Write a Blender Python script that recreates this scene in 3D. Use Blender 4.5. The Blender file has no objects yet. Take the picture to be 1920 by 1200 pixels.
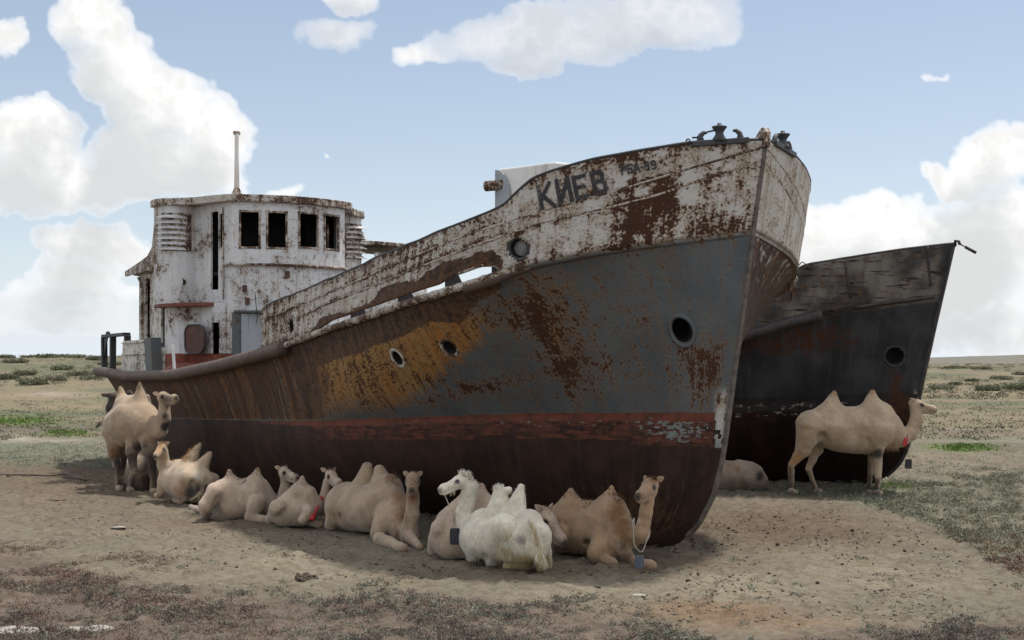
import bpy, bmesh, math, random
import numpy as np
from mathutils import Vector, Matrix
random.seed(7); RNG = np.random.default_rng(7)
SC = bpy.context.scene
COL = SC.collection
# ------------------------------------------------------------------ camera, sky, sun, exposure
F, HY, H = 2500.0, 690.0, 2.67           # focal length in photo pixels, horizon row, eye height
cam = bpy.data.cameras.new('camera'); camo = bpy.data.objects.new('camera', cam); COL.objects.link(camo)
camo.location = (0, 0, H); camo.rotation_euler = (math.radians(90), 0, 0)
cam.sensor_width = 36; cam.lens = F / 1920 * 36; cam.shift_y = (HY - 600) / 1920
cam.clip_start = 0.1; cam.clip_end = 20000
SC.camera = camo
SC.view_settings.view_transform = 'Standard'; SC.view_settings.look = 'None'
SC.view_settings.exposure = 0.74; SC.view_settings.gamma = 1.0
SUN_EL, SUN_AZ = math.radians(69), math.radians(56)    # azimuth from +Y (away from camera) towards +X
sl = bpy.data.lights.new('sun', 'SUN'); sl.energy = 2.5; sl.angle = math.radians(4); sl.color = (1, .955, .89)
so = bpy.data.objects.new('sun', sl); COL.objects.link(so)
sd = Vector((math.sin(SUN_AZ)*math.cos(SUN_EL), math.cos(SUN_AZ)*math.cos(SUN_EL), math.sin(SUN_EL)))
so.rotation_euler = sd.to_track_quat('Z', 'Y').to_euler(); so.location = (0, 0, 30)

class NT:
    """tiny node-tree writer"""
    def __init__(s, tree): s.t = tree; s.t.nodes.clear()
    def n(s, typ, props=None, **inp):
        nd = s.t.nodes.new(typ)
        for k, v in (props or {}).items(): setattr(nd, k, v)
        for k, v in inp.items():
            key = int(k[1:]) if k[0] == '_' and k[1:].isdigit() else k.replace('__', ' ')
            s.set(nd, key, v)
        return nd
    def set(s, nd, key, v):
        sk = nd.inputs[key]
        if isinstance(v, bpy.types.NodeSocket): s.t.links.new(v, sk)
        else:
            if hasattr(sk.default_value, '__len__') and not isinstance(v, (int, float)):
                v = tuple(v)
                if len(sk.default_value) == 4 and len(v) == 3: v = v + (1,)
            elif hasattr(sk.default_value, '__len__'):
                v = (v,)*len(sk.default_value)
            sk.default_value = v
    def m(s, op, a, b=0.0, c=None, clamp=False):
        kw = {'_0': a, '_1': b}
        if c is not None: kw['_2'] = c
        return s.n('ShaderNodeMath', {'operation': op, 'use_clamp': clamp}, **kw).outputs[0]
    def add(s, a, b): return s.m('ADD', a, b)
    def mul(s, a, b): return s.m('MULTIPLY', a, b)
    def step(s, x, lo, hi):
        nd = s.n('ShaderNodeMapRange', {'interpolation_type': 'SMOOTHSTEP'}, _0=x, _1=lo, _2=hi, _3=0.0, _4=1.0)
        return nd.outputs[0]
    def mix(s, f, a, b, mode='MIX'):
        nd = s.n('ShaderNodeMix', {'data_type': 'RGBA', 'blend_type': mode, 'clamp_factor': True})
        s.set(nd, 0, f); s.set(nd, 6, a); s.set(nd, 7, b)
        return nd.outputs[2]
    def noise(s, vec, scale, detail=4, rough=.55, dist=0.0):
        return s.n('ShaderNodeTexNoise', None, Vector=vec, Scale=scale, Detail=detail, Roughness=rough, Distortion=dist).outputs[0]
    def vmul(s, vec, k): return s.n('ShaderNodeVectorMath', {'operation': 'MULTIPLY'}, _0=vec, _1=k).outputs[0]
    def vadd(s, vec, k): return s.n('ShaderNodeVectorMath', {'operation': 'ADD'}, _0=vec, _1=k).outputs[0]
    def attr(s, name): return s.n('ShaderNodeAttribute', {'attribute_name': name})
    def sep(s, c): return s.n('ShaderNodeSeparateXYZ', None, _0=c).outputs
    def obj(s): return s.n('ShaderNodeTexCoord').outputs['Object']
    def geo(s): return s.n('ShaderNodeNewGeometry').outputs

# world: Nishita sky with procedural cumulus laid on the sky directions
W = bpy.data.worlds.new('World'); SC.world = W; W.use_nodes = True
W.cycles.sampling_method = 'MANUAL'; W.cycles.sample_map_resolution = 256
w = NT(W.node_tree)
sky = w.n('ShaderNodeTexSky', {'sky_type': 'NISHITA', 'sun_disc': False, 'sun_elevation': SUN_EL, 'sun_rotation': SUN_AZ,
          'air_density': 1.0, 'dust_density': 1.6, 'ozone_density': 1.2})
gen = w.n('ShaderNodeTexCoord').outputs['Generated']
dx, dy, dz = w.sep(gen)
az = w.m('ARCTAN2', dx, dy); el = w.m('ARCSINE', dz)
skc = w.n('ShaderNodeVectorMath', {'operation': 'SCALE'}, _0=sky.outputs[0], Scale=.065).outputs[0]
# milky air low over the horizon
haz = w.m('POWER', w.m('SUBTRACT', 1.0, w.m('ABSOLUTE', dz), clamp=True), 9.0)
skc = w.mix(w.m('MULTIPLY_ADD', haz, .42, .12), skc, (.78, .86, .97))
rest = w.noise(w.vmul(gen, (1, 1, 2.2)), 3.1, 5, .55)
away = w.m('MAXIMUM', w.step(w.m('ABSOLUTE', az), .62, .95), w.step(el, .36, .55))
fin = w.mix(w.mul(away, w.mul(w.step(rest, .42, .58), .95)), skc, (.85, .84, .83))
bg = w.n('ShaderNodeBackground', None, Color=fin, Strength=1.0)
wo = w.n('ShaderNodeOutputWorld', None, Surface=bg.outputs[0])

# ------------------------------------------------------------------ helpers
def at(px, py, Y): return np.array([(px-960)/F*Y, Y, H + (HY-py)/F*Y])
def ground_xy(px, py): Y = F*H/(py-HY); return np.array([(px-960)/F*Y, Y])
def proj(P): P = np.asarray(P); return 960 + F*P[...,0]/P[...,1], HY - F*(P[...,2]-H)/P[...,1]
def _hash(*c):
    h = np.zeros(c[0].shape, np.uint64)
    for k, v in zip((73856093, 19349663, 83492791), c): h ^= (v.astype(np.int64).astype(np.uint64) * np.uint64(k))
    h = (h ^ (h >> np.uint64(13))) * np.uint64(0x9E3779B97F4A7C15); h ^= h >> np.uint64(29); h *= np.uint64(0xBF58476D1CE4E5B9)
    return ((h >> np.uint64(32)) & np.uint64(0xFFFFFF)).astype(np.float64) / 0xFFFFFF
def vnoise(*p):
    p = [np.asarray(q, float) for q in p]; i = [np.floor(q) for q in p]; f = [q-j for q, j in zip(p, i)]; f = [q*q*(3-2*q) for q in f]
    out = 0
    for c in range(2**len(p)):
        wgt = 1; idx = []
        for k in range(len(p)):
            b = (c >> k) & 1; idx.append(i[k]+b); wgt = wgt*(f[k] if b else 1-f[k])
        out = out + wgt*_hash(*idx)
    return out
def fbm(*p, o=4):
    s = 0; a = .5
    for k in range(o): s = s + a*vnoise(*[np.asarray(q)*2.0**k + 17.3*k for q in p]); a *= .5
    return s/(1-.5**o)
def sst(x, a, b): t = np.clip((x-a)/(b-a), 0, 1); return t*t*(3-2*t)
def inpoly(x, y, poly):
    x = np.asarray(x, float); ins = np.zeros(x.shape, bool); n = len(poly)
    for i in range(n):
        x1, y1 = poly[i]; x2, y2 = poly[(i+1) % n]
        if y1 == y2: continue
        c = ((y1 > y) != (y2 > y)) & (x < (x2-x1)*(y-y1)/(y2-y1)+x1); ins ^= c
    return ins
def dline(x, y, pts):
    d = np.full(np.shape(x), 1e9)
    for (x1, y1), (x2, y2) in zip(pts, pts[1:]):
        vx, vy = x2-x1, y2-y1; t = np.clip(((x-x1)*vx+(y-y1)*vy)/(vx*vx+vy*vy+1e-9), 0, 1)
        d = np.minimum(d, np.hypot(x-x1-t*vx, y-y1-t*vy))
    return d
def empty(name, loc, label=None, cat=None, group=None):
    o = bpy.data.objects.new(name, None); COL.objects.link(o); o.location = loc; o.empty_display_size = .3
    tag(o, label, cat, group); return o
def tag(o, label=None, cat=None, group=None, kind=None):
    if label: o['label'] = label
    if cat: o['category'] = cat
    if group: o['group'] = group
    if kind: o['kind'] = kind
    return o
def root_loc(o):
    v = Vector((0, 0, 0))
    while o is not None: v += o.location; o = o.parent
    return np.array(v)
def mesh_obj(name, V, Fc, mat, parent=None, smooth=False, attrs=None, origin=None):
    """V in world coordinates"""
    V = np.asarray(V, float)
    base = root_loc(parent) if parent is not None else (np.array(origin, float) if origin is not None else V.mean(0)*np.array([1,1,0])+np.array([0,0,V[:,2].min()]))
    loc = np.zeros(3) if parent is not None else base
    me = bpy.data.meshes.new(name); Vl = V - base
    if isinstance(Fc, np.ndarray):
        nf, k = Fc.shape
        me.vertices.add(len(Vl)); me.vertices.foreach_set('co', Vl.astype(np.float32).ravel())
        me.loops.add(nf*k); me.loops.foreach_set('vertex_index', Fc.astype(np.int32).ravel())
        me.polygons.add(nf); me.polygons.foreach_set('loop_start', np.arange(0, nf*k, k, dtype=np.int32))
        me.polygons.foreach_set('loop_total', np.full(nf, k, np.int32)); me.update(calc_edges=True); me.validate()
    else:
        me.from_pydata([tuple(v) for v in Vl], [], [tuple(int(i) for i in f) for f in Fc]); me.update()
    if smooth: me.polygons.foreach_set('use_smooth', np.ones(len(me.polygons), bool))
    for an, (ty, arr) in (attrs or {}).items():
        A = me.attributes.new(an, ty, 'POINT')
        arr = np.asarray(arr, np.float32)
        if ty == 'FLOAT_COLOR':
            if arr.shape[1] == 3: arr = np.concatenate([arr, np.ones((len(arr), 1), np.float32)], 1)
            A.data.foreach_set('color', np.ascontiguousarray(arr).ravel())
        elif ty == 'FLOAT_VECTOR': A.data.foreach_set('vector', np.ascontiguousarray(arr).ravel())
        else: A.data.foreach_set('value', arr.ravel())
    me.materials.append(mat)
    o = bpy.data.objects.new(name, me); COL.objects.link(o); o.location = loc
    if parent is not None: o.parent = parent
    return o
class MB:
    """collects shapes into one mesh, world coordinates"""
    def __init__(s): s.V = []; s.F = []
    def add(s, V, Fc): n = len(s.V); s.V += [np.array(v, float) for v in V]; s.F += [tuple(i+n for i in f) for f in Fc]; return s
    def box(s, c, ax, ay, az_):
        c = np.array(c, float); ax, ay, az_ = (np.array(q, float)/2 for q in (ax, ay, az_))
        V = [c+i*ax+j*ay+k*az_ for k in (-1, 1) for j in (-1, 1) for i in (-1, 1)]
        return s.add(V, [(0,2,3,1),(4,5,7,6),(0,1,5,4),(2,6,7,3),(0,4,6,2),(1,3,7,5)])
    def bar(s, p, q, wd, ht, up=(0,0,1)):
        p, q = np.array(p, float), np.array(q, float); d = q-p; l = d/np.linalg.norm(d); sd_ = np.cross(l, up)
        sd_ /= np.linalg.norm(sd_); u = np.cross(sd_, l); return s.box((p+q)/2, d, sd_*wd, u*ht)
    def tube(s, pts, r, n=8, caps=True, closed=False):
        pts = [np.array(p, float) for p in pts]; m = len(pts); rr = r if hasattr(r, '__len__') else [r]*m
        V = []; prev = None
        for i, p in enumerate(pts):
            t = pts[min(i+1, m-1)]-pts[max(i-1, 0)]; t /= np.linalg.norm(t)+1e-9
            if prev is None:
                u = np.cross(t, (0,0,1)); u = np.cross(t, (0,1,0)) if np.linalg.norm(u) < .1 else u
            else: u = prev - t*np.dot(prev, t)
            u /= np.linalg.norm(u); prev = u; v = np.cross(t, u)
            for k in range(n): a = 2*math.pi*k/n; V.append(p+rr[i]*(math.cos(a)*u+math.sin(a)*v))
        Fc = [(i*n+k, i*n+(k+1) % n, (i+1)*n+(k+1) % n, (i+1)*n+k) for i in range(m-1) for k in range(n)]
        if closed: Fc += [((m-1)*n+k, (m-1)*n+(k+1) % n, (k+1) % n, k) for k in range(n)]
        elif caps: Fc += [tuple(range(n))[::-1], tuple((m-1)*n+k for k in range(n))]
        return s.add(V, Fc)
    def lathe(s, c, axis, prof, n=20, caps=True):
        """prof: (radius, height along axis)"""
        axis = np.array(axis, float); axis /= np.linalg.norm(axis); u = np.cross(axis, (0,0,1))
        u = np.array([1.,0,0]) if np.linalg.norm(u) < .1 else u/np.linalg.norm(u); v = np.cross(axis, u); c = np.array(c, float)
        V = [c+axis*h+r*(math.cos(2*math.pi*k/n)*u+math.sin(2*math.pi*k/n)*v) for r, h in prof for k in range(n)]
        Fc = [(i*n+k, i*n+(k+1) % n, (i+1)*n+(k+1) % n, (i+1)*n+k) for i in range(len(prof)-1) for k in range(n)]
        if caps: Fc += [tuple(range(n))[::-1], tuple((len(prof)-1)*n+k for k in range(n))]
        return s.add(V, Fc)
    def prism(s, poly, ext):
        """poly: list of 3-D points (planar), ext: extrusion vector"""
        n = len(poly); ext = np.array(ext, float); V = [np.array(p, float) for p in poly]; V = V+[p+ext for p in V]
        return s.add(V, [tuple(range(n))[::-1], tuple(range(n, 2*n))]+[(i, (i+1) % n, n+(i+1) % n, n+i) for i in range(n)])
    def ball(s, c, r, n=10, m=7, sc=(1,1,1)):
        V = []; Fc = []
        for j in range(m+1):
            th = math.pi*j/m
            for k in range(n):
                ph = 2*math.pi*k/n; V.append(np.array(c)+r*np.array([math.sin(th)*math.cos(ph)*sc[0], math.sin(th)*math.sin(ph)*sc[1], math.cos(th)*sc[2]]))
        for j in range(m):
            for k in range(n): Fc.append((j*n+k, (j+1)*n+k, (j+1)*n+(k+1) % n, j*n+(k+1) % n))
        return s.add(V, Fc)
    def build(s, name, mat, parent=None, smooth=False, bevel=0, **kw):
        o = mesh_obj(name, np.array(s.V), s.F, mat, parent, smooth, **kw)
        bm = bmesh.new(); bm.from_mesh(o.data); bmesh.ops.remove_doubles(bm, verts=bm.verts, dist=1e-5)
        bmesh.ops.recalc_face_normals(bm, faces=bm.faces); bm.to_mesh(o.data); bm.free()
        if bevel:
            b = o.modifiers.new('bevel', 'BEVEL'); b.width = bevel; b.segments = 2; b.limit_method = 'ANGLE'
        return o
def new_mat(name):
    m = bpy.data.materials.new(name); m.use_nodes = True; nt = NT(m.node_tree)
    out = nt.n('ShaderNodeOutputMaterial'); bs = nt.n('ShaderNodeBsdfPrincipled'); nt.t.links.new(bs.outputs[0], out.inputs[0])
    return m, nt, bs
def bump(nt, bs, h, strength=.4, dist=.02):
    b = nt.n('ShaderNodeBump', None, Strength=strength, Distance=dist, Height=h); nt.set(bs, 'Normal', b.outputs[0])

def smooth_pts(pts, n=6):
    pts = [np.array(p, float) for p in pts]; out = []
    for i in range(len(pts)-1):
        p0, p1, p2, p3 = pts[max(i-1, 0)], pts[i], pts[i+1], pts[min(i+2, len(pts)-1)]
        for k in range(n):
            t = k/n; out.append(.5*((2*p1)+(p2-p0)*t+(2*p0-5*p1+4*p2-p3)*t*t+(3*p1-p0-3*p2+p3)*t**3))
    return out+[pts[-1]]
# ------------------------------------------------------------------ cumulus clouds: a far sky backdrop of cloud with clear gaps
CLOUDS = [(178,40,72,75,1),(225,120,92,80,1),(285,190,105,75,1),(395,250,85,72,1),(345,310,125,62,1),(60,240,95,58,1),(60,330,130,75,1),(250,280,90,60,.9),
 (190,345,130,50,.8),(165,455,105,48,.85),(150,520,90,40,.6),(225,480,60,30,.7),(20,66,54,32,.8),(668,0,62,22,.85),(640,66,88,42,.62),(1010,72,205,56,.72),(1225,25,190,66,.8),(990,125,70,30,.7),(800,95,55,25,.55),
 (1880,295,85,58,1),(1785,335,75,28,.9),(1650,425,120,66,1),(1545,440,95,66,1),(1740,450,80,50,.9),(1860,440,140,100,1),(1720,520,220,90,.95),(1510,480,60,80,.9),
 (1860,620,220,60,.5),(1640,600,120,60,.55),(130,560,190,40,.45),(530,348,42,18,.34),(600,292,16,8,.3),(100,600,260,40,.4),(1750,132,26,9,.2)]
def build_sky():
    st = 3.4; xs = np.arange(-1150, 3070, st); ys = np.arange(-420, 716, st); X, Y = np.meshgrid(xs, ys)
    wx = (fbm(X/95, Y/80, o=4)-.5)*85 + (fbm(X/26+40, Y/24, o=3)-.5)*26; wy = (fbm(X/95+71, Y/80+13, o=4)-.5)*70 + (fbm(X/26, Y/24+90, o=3)-.5)*24
    bil = 0; a = .5
    for sc_ in (64, 32, 15, 7): n = vnoise(X/sc_+sc_, (Y+wy*.3)/sc_); bil = bil+a*np.abs(2*n-1); a *= .58
    D = np.zeros_like(X)
    for cx, cy, rx, ry, k in CLOUDS:
        r = np.hypot((X+wx-cx)/(rx*1.12), (Y+wy-cy)/(ry*1.12)); d = np.clip(1.0-r, -.5, 1)*k
        D = np.where(d > D, d, D) if False else np.log(np.exp(9*D)+np.exp(9*np.maximum(d, 0))-1)/9
    out = np.maximum(sst(np.abs(X-960), 1120, 1500), sst(-Y, 120, 260))
    D = D*(1-out)+out*np.clip(fbm(X/420, Y/190+5, o=5)-.47, 0, 1)*2.2
    core = D-.21*(bil-.25)-.12*(1-sst(D, .02, .14))
    al = sst(core+.10*(fbm(X/40+3, Y/34, o=4)-.5), -.01, .17)
    soft = np.zeros_like(D)          # cloud lying above each point, towards the sun, shades it
    for k, w_ in ((6, .1), (12, .17), (20, .21), (30, .21), (42, .18), (58, .13)):
        soft += w_*np.roll(np.roll(np.clip(core, 0, .5), k, 0), -k//3, 1)
    under = sst(soft, .10, .42)*sst(core, .02, .2)
    det = sst(bil, .1, .65)
    L = 1.07-.34*under*(.45+.55*(1-det))-.20*det*sst(core, .05, .35)
    thin = np.zeros_like(D)
    for (cx, cy, rx, ry) in ((1010,72,260,90),(1230,30,240,90),(640,60,120,70),(1860,640,300,60),(100,600,300,60)): thin = np.maximum(thin, sst(-np.hypot((X-cx)/rx, (Y-cy)/ry), -1.1, -.6))
    al = al*(1-.30*thin)*(.45+.55*sst(D, .05, .45)); L = L*(1-thin*.12)
    col = np.stack([L*(1-.045*under)*.635, L*(1-.018*under)*.628, L*.62], -1)
    Rr = 9000.; A = np.arctan((X-960)/F)
    V = np.stack([np.sin(A)*Rr, np.cos(A)*Rr, H+(HY-Y)/F*np.cos(A)*Rr], -1)
    edge = sst(X, xs[0], xs[0]+250)*sst(-X, -xs[-1], -xs[-1]+250)*sst(Y, ys[0], ys[0]+120)
    C = np.concatenate([col, (al*edge*.97)[..., None]], -1).reshape(-1, 4)
    h, wd = X.shape; G = np.arange(h*wd).reshape(h, wd); Q = np.stack([G[:-1,:-1], G[1:,:-1], G[1:,1:], G[:-1,1:]], -1).reshape(-1, 4)
    m = bpy.data.materials.new('cumulus_cloud'); m.use_nodes = True; nt = NT(m.node_tree)
    at_ = nt.attr('cloud'); em = nt.n('ShaderNodeEmission', None, Color=at_.outputs['Color'], Strength=1.0); tr = nt.n('ShaderNodeBsdfTransparent')
    mx = nt.n('ShaderNodeMixShader', None, _0=at_.outputs['Alpha'], _1=tr.outputs[0], _2=em.outputs[0]); nt.n('ShaderNodeOutputMaterial', None, Surface=mx.outputs[0])
    m.cycles.emission_sampling = 'NONE' if hasattr(m, 'cycles') else None
    o = mesh_obj('sky', V.reshape(-1, 3), Q, m, None, True, {'cloud': ('FLOAT_COLOR', C)}, origin=(0, 0, 0)); tag(o, kind='structure')
build_sky()
# ------------------------------------------------------------------ materials
def rust_ramp(nt, f, dark=(.024,.014,.011), mid=(.055,.026,.016), lite=(.135,.056,.022)):
    return nt.mix(nt.step(f, .5, .85), nt.mix(nt.step(f, .15, .5), dark, mid), lite)
def mat_hull():
    m, nt, bs = new_mat('weathered_hull_paint')
    A = nt.attr('pA'); B = nt.attr('pB'); hc = nt.attr('hc').outputs['Vector']
    wht, rust, orn, z1 = (*nt.sep(A.outputs['Color']), A.outputs['Alpha'])
    red, low, pale, z2 = (*nt.sep(B.outputs['Color']), B.outputs['Alpha'])
    bare = nt.attr('bare').outputs['Fac']; patch = nt.attr('patch').outputs['Fac']
    n1 = nt.noise(hc, 1.3, 6, .6); n2 = nt.noise(hc, 6.5, 7, .62); n3 = nt.noise(hc, 24, 5, .65)
    streak = nt.noise(nt.vmul(hc, (7.5, .30, 1)), 1.0, 6, .55); streak2 = nt.noise(nt.vmul(hc, (16, .5, 1)), 1.0, 5, .55)
    n4 = nt.noise(hc, 60, 3, .6); mott = nt.noise(hc, 2.6, 6, .68)
    # paint layers
    white = nt.mix(nt.step(n1, .35, .7), (.53,.515,.475), (.44,.43,.40))
    white = nt.mix(nt.mul(nt.step(mott, .46, .66), .75), white, (.42,.355,.265))
    white = nt.mix(nt.mul(nt.step(streak, .50, .70), .50), white, (.29,.225,.155))
    white = nt.mix(nt.mul(nt.step(n2, .55, .72), .45), white, (.25,.17,.105))
    white = nt.mix(patch, white, (.50,.49,.46))
    grey = nt.mix(nt.step(n1, .3, .7), (.078,.094,.106), (.118,.133,.142))
    grey = nt.mix(nt.mul(nt.step(streak, .45, .72), .55), grey, (.135,.128,.098))
    grey = nt.mix(nt.mul(nt.step(mott, .53, .70), .45), grey, (.150,.115,.065))
    grey = nt.mix(nt.mul(nt.step(n2, .52, .70), .35), grey, (.062,.070,.075))
    grey = nt.mix(nt.mul(nt.step(nt.noise(nt.vmul(hc, (1, 7, 1)), 1.6, 5, .6), .55, .75), .4), grey, (.165,.17,.165))
    mixn = nt.add(nt.mul(streak2, .35), nt.add(nt.mul(n2, .40), nt.mul(n3, .25)))
    oc = nt.mix(nt.step(nt.add(nt.mul(streak2, .5), nt.mul(n1, .5)), .40, .60), (.33,.135,.028), (.29,.185,.065))
    oc = nt.mix(nt.mul(nt.step(nt.add(nt.mul(streak, .30), nt.add(nt.mul(n2, .35), nt.mul(n3, .35))), .47, .60), .85), oc, (.105,.052,.027))
    oc = nt.mix(nt.mul(nt.step(streak2, .58, .72), .45), oc, (.20,.20,.185))
    top = nt.mix(nt.step(nt.add(orn, nt.mul(nt.m('SUBTRACT', mixn, .5), 2.2)), .30, .66), grey, oc)
    top = nt.mix(wht, top, white)
    redc = nt.mix(nt.step(n2, .35, .7), (.165,.052,.034), (.115,.042,.028)); redc = nt.mix(nt.mul(nt.step(mott, .45, .65), .6), redc, (.06,.033,.025))
    lowc = nt.mix(nt.step(n1, .35, .75), (.027,.016,.0125), (.060,.033,.024))
    lowc = nt.mix(nt.mul(nt.step(streak, .48, .78), .45), lowc, (.060,.043,.037))
    lowc = nt.mix(nt.mul(nt.step(mott, .50, .68), .5), lowc, (.058,.026,.016))
    lowc = nt.mix(nt.mul(nt.step(n3, .60, .70), .35), lowc, (.10,.075,.06))
    top = nt.mix(nt.step(nt.add(low, nt.mul(nt.m('SUBTRACT', n2, .5), .3)), .45, .55), top, lowc)
    hflow = nt.noise(nt.vmul(hc, (1.1, 8, 1)), 2.0, 7, .7)
    top = nt.mix(nt.step(nt.add(red, nt.mul(nt.m('SUBTRACT', nt.add(nt.mul(hflow, .6), nt.mul(n2, .4)), .5), 1.7)), .40, .62), top, redc)
    chip = nt.noise(nt.vmul(hc, (2.2, 8, 1)), 2.4, 7, .7)
    top = nt.mix(nt.step(nt.add(pale, nt.mul(nt.m('SUBTRACT', chip, .5), 1.9)), .52, .58), top, (.19,.21,.20))
    aft = nt.mul(nt.attr('aft').outputs['Fac'], nt.m('SUBTRACT', 1.0, low, clamp=True)); sA = nt.noise(nt.vmul(hc, (4.2, .16, 1)), 1.0, 5, .6); sB = nt.noise(nt.vadd(nt.vmul(hc, (9, .22, 1)), (31, 3, 0)), 1.0, 5, .6)
    ac = nt.mix(nt.step(n2, .38, .62), (.078,.036,.021), (.042,.022,.016))
    ac = nt.mix(nt.mul(nt.step(nt.add(nt.mul(sA, .75), nt.mul(n3, .25)), .50, .60), .85), ac, (.21,.085,.026))
    ac = nt.mix(nt.mul(nt.step(nt.add(nt.mul(sB, .72), nt.mul(n2, .28)), .53, .61), .8), ac, (.205,.195,.17))
    ac = nt.mix(nt.mul(nt.step(nt.add(nt.mul(sB, .6), nt.mul(n3, .4)), .44, .38), .7), ac, (.030,.018,.015))
    top = nt.mix(nt.step(nt.add(aft, nt.mul(nt.m('SUBTRACT', n2, .5), .5)), .35, .65), top, ac)
    # bare steel and rust over everything
    rc = rust_ramp(nt, nt.add(nt.mul(n2, .45), nt.mul(n3, .55)))
    bc = nt.mix(nt.step(mixn, .38, .62), (.030,.020,.017), (.060,.037,.028))
    bc = nt.mix(nt.mul(nt.step(streak2, .57, .68), .55), bc, (.16,.125,.10)); bc = nt.mix(nt.mul(nt.step(streak, .50, .66), .6), bc, (.10,.042,.020))
    bsel = nt.step(nt.add(bare, nt.mul(nt.m('SUBTRACT', nt.add(nt.mul(n2, .65), nt.mul(streak2, .35)), .5), 1.2)), .42, .58)
    top = nt.mix(bsel, top, bc)
    k = nt.add(nt.mul(n2, .34), nt.add(nt.mul(n3, .42), nt.mul(streak, .24)))
    kk = nt.add(rust, nt.mul(nt.m('SUBTRACT', k, .5), 2.9))
    halo = nt.step(kk, .22, .62); core = nt.step(kk, .50, .60)
    stain = nt.mix(nt.step(n3, .4, .6), (.235,.135,.062), (.145,.082,.045))
    top = nt.mix(nt.mul(halo, .72), top, stain)
    top = nt.mix(core, top, rc)
    pit = nt.step(nt.add(nt.mul(n4, .6), nt.add(nt.mul(n3, .4), nt.mul(nt.m('SUBTRACT', mott, .5), .35))), .565, .60)
    top = nt.mix(nt.mul(pit, nt.m('MULTIPLY_ADD', wht, .45, .45)), top, (.055,.030,.020))
    nt.set(bs, 'Base Color', top)
    nt.set(bs, 'Roughness', nt.m('MULTIPLY_ADD', core, .15, .70)); nt.set(bs, 'Specular IOR Level', .16)
    h = nt.add(nt.mul(core, -.6), nt.add(nt.add(nt.mul(n3, .4), nt.mul(mott, 1.2)), nt.mul(bsel, -.4)))
    bump(nt, bs, h, .65, .016)
    return m
def mat_peel(name, paint=(.55,.555,.55), amount=.0, stainc=(.30,.19,.09), redbase=None, scale=1.0):
    """old paint over rusty steel, peeling"""
    m, nt, bs = new_mat(name); P = nt.vmul(nt.geo()['Position'], (scale,)*3)
    n1 = nt.noise(P, .9, 5, .6); n2 = nt.noise(P, 5.5, 7, .66); n3 = nt.noise(P, 26, 5, .65)
    st = nt.noise(nt.vmul(P, (5, 5, .5)), 1.0, 6, .6)
    c = nt.mix(nt.step(n1, .35, .7), paint, tuple(q*.84 for q in paint))
    c = nt.mix(nt.mul(nt.step(st, .54, .74), .55), c, stainc)
    if redbase is not None:
        z = nt.sep(nt.geo()['Position'])[2]
        c = nt.mix(nt.step(nt.add(z, nt.mul(n2, .05)), redbase+.03, redbase), c, nt.mix(nt.step(n2, .4, .7), (.20,.036,.022), (.10,.03,.02)))
    k = nt.add(nt.add(nt.mul(n2, .5), nt.mul(n3, .5)), nt.mul(nt.m('SUBTRACT', n1, .5), .45))
    k = nt.add(k, nt.mul(nt.m('SUBTRACT', nt.noise(P, 70, 3, .6), .5), .22)); halo = nt.step(k, .555-amount, .64-amount); core = nt.step(k, .625-amount, .645-amount)
    c = nt.mix(nt.mul(halo, .7), c, stainc); c = nt.mix(core, c, rust_ramp(nt, n3)); pk = nt.add(nt.noise(P, 34, 3, .6), nt.mul(nt.m('SUBTRACT', n1, .5), .18)); c = nt.mix(nt.step(pk, .655-amount*.3, .672-amount*.3), c, (.035,.028,.025))
    nt.set(bs, 'Base Color', c); nt.set(bs, 'Roughness', .62); nt.set(bs, 'Specular IOR Level', .3)
    bump(nt, bs, nt.add(nt.mul(core, -1), nt.mul(n2, .3)), .4, .008)
    return m
def mat_plain(name, c1, c2, scale=8.0, rough=.7, bumpk=.3, metal=0.0):
    m, nt, bs = new_mat(name); P = nt.geo()['Position']
    n = nt.noise(P, scale, 6, .62); n2 = nt.noise(P, scale*6, 4, .6)
    c = nt.mix(nt.step(nt.add(nt.mul(n, .7), nt.mul(n2, .3)), .36, .64), c1, c2)
    nt.set(bs, 'Base Color', c); nt.set(bs, 'Roughness', rough); nt.set(bs, 'Metallic', metal)
    if bumpk: bump(nt, bs, nt.add(n, nt.mul(n2, .5)), bumpk, .01)
    return m
M_HULL = mat_hull()
M_WHITE = mat_peel('peeling_white_paint', (.60,.61,.62), .045, redbase=3.03, scale=1.5)
M_WHITE2 = mat_peel('stained_white_paint', (.58,.57,.53), .085)
M_CLEAN = mat_peel('fresh_white_paint', (.74,.73,.70), -.07)
M_TRIM = mat_peel('rusty_white_trim', (.46,.44,.40), .12)
M_RUST = mat_plain('rusted_steel', (.050,.026,.018), (.10,.045,.024), 5, .8)
M_FENDER = mat_plain('rusted_brown_tube', (.055,.034,.027), (.105,.068,.052), 4, .7)
M_DARK = mat_plain('black_iron', (.012,.013,.016), (.026,.026,.028), 9, .6)
M_IRON = mat_plain('dark_painted_iron', (.025,.028,.036), (.05,.05,.055), 14, .6)
M_BLACK = mat_plain('dark_interior', (.008,.007,.007), (.014,.012,.011), 3, .9, 0)  # near-black colour stands in for the shade inside holes and rooms
M_DECK = mat_plain('rusty_deck_plate', (.06,.045,.038), (.11,.08,.06), 3, .85)
M_RED = mat_plain('red_oxide_plate', (.11,.030,.018), (.17,.05,.03), 6, .7)
M_HATCH = mat_plain('dark_rusty_hatch', (.055,.022,.016), (.105,.038,.024), 6, .7)
M_GREYP = mat_peel('grey_door_paint', (.33,.36,.39), -.02)
M_HULLGREY = mat_peel('hull_grey_paint', (.10,.115,.122), .03, (.13,.07,.035))
M_STEM = mat_plain('rusty_stem_bar', (.06,.05,.045), (.15,.13,.11), 9, .75)
M_GLASS = mat_plain('dusty_glass', (.16,.17,.18), (.26,.27,.27), 8, .25, 0)
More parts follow.
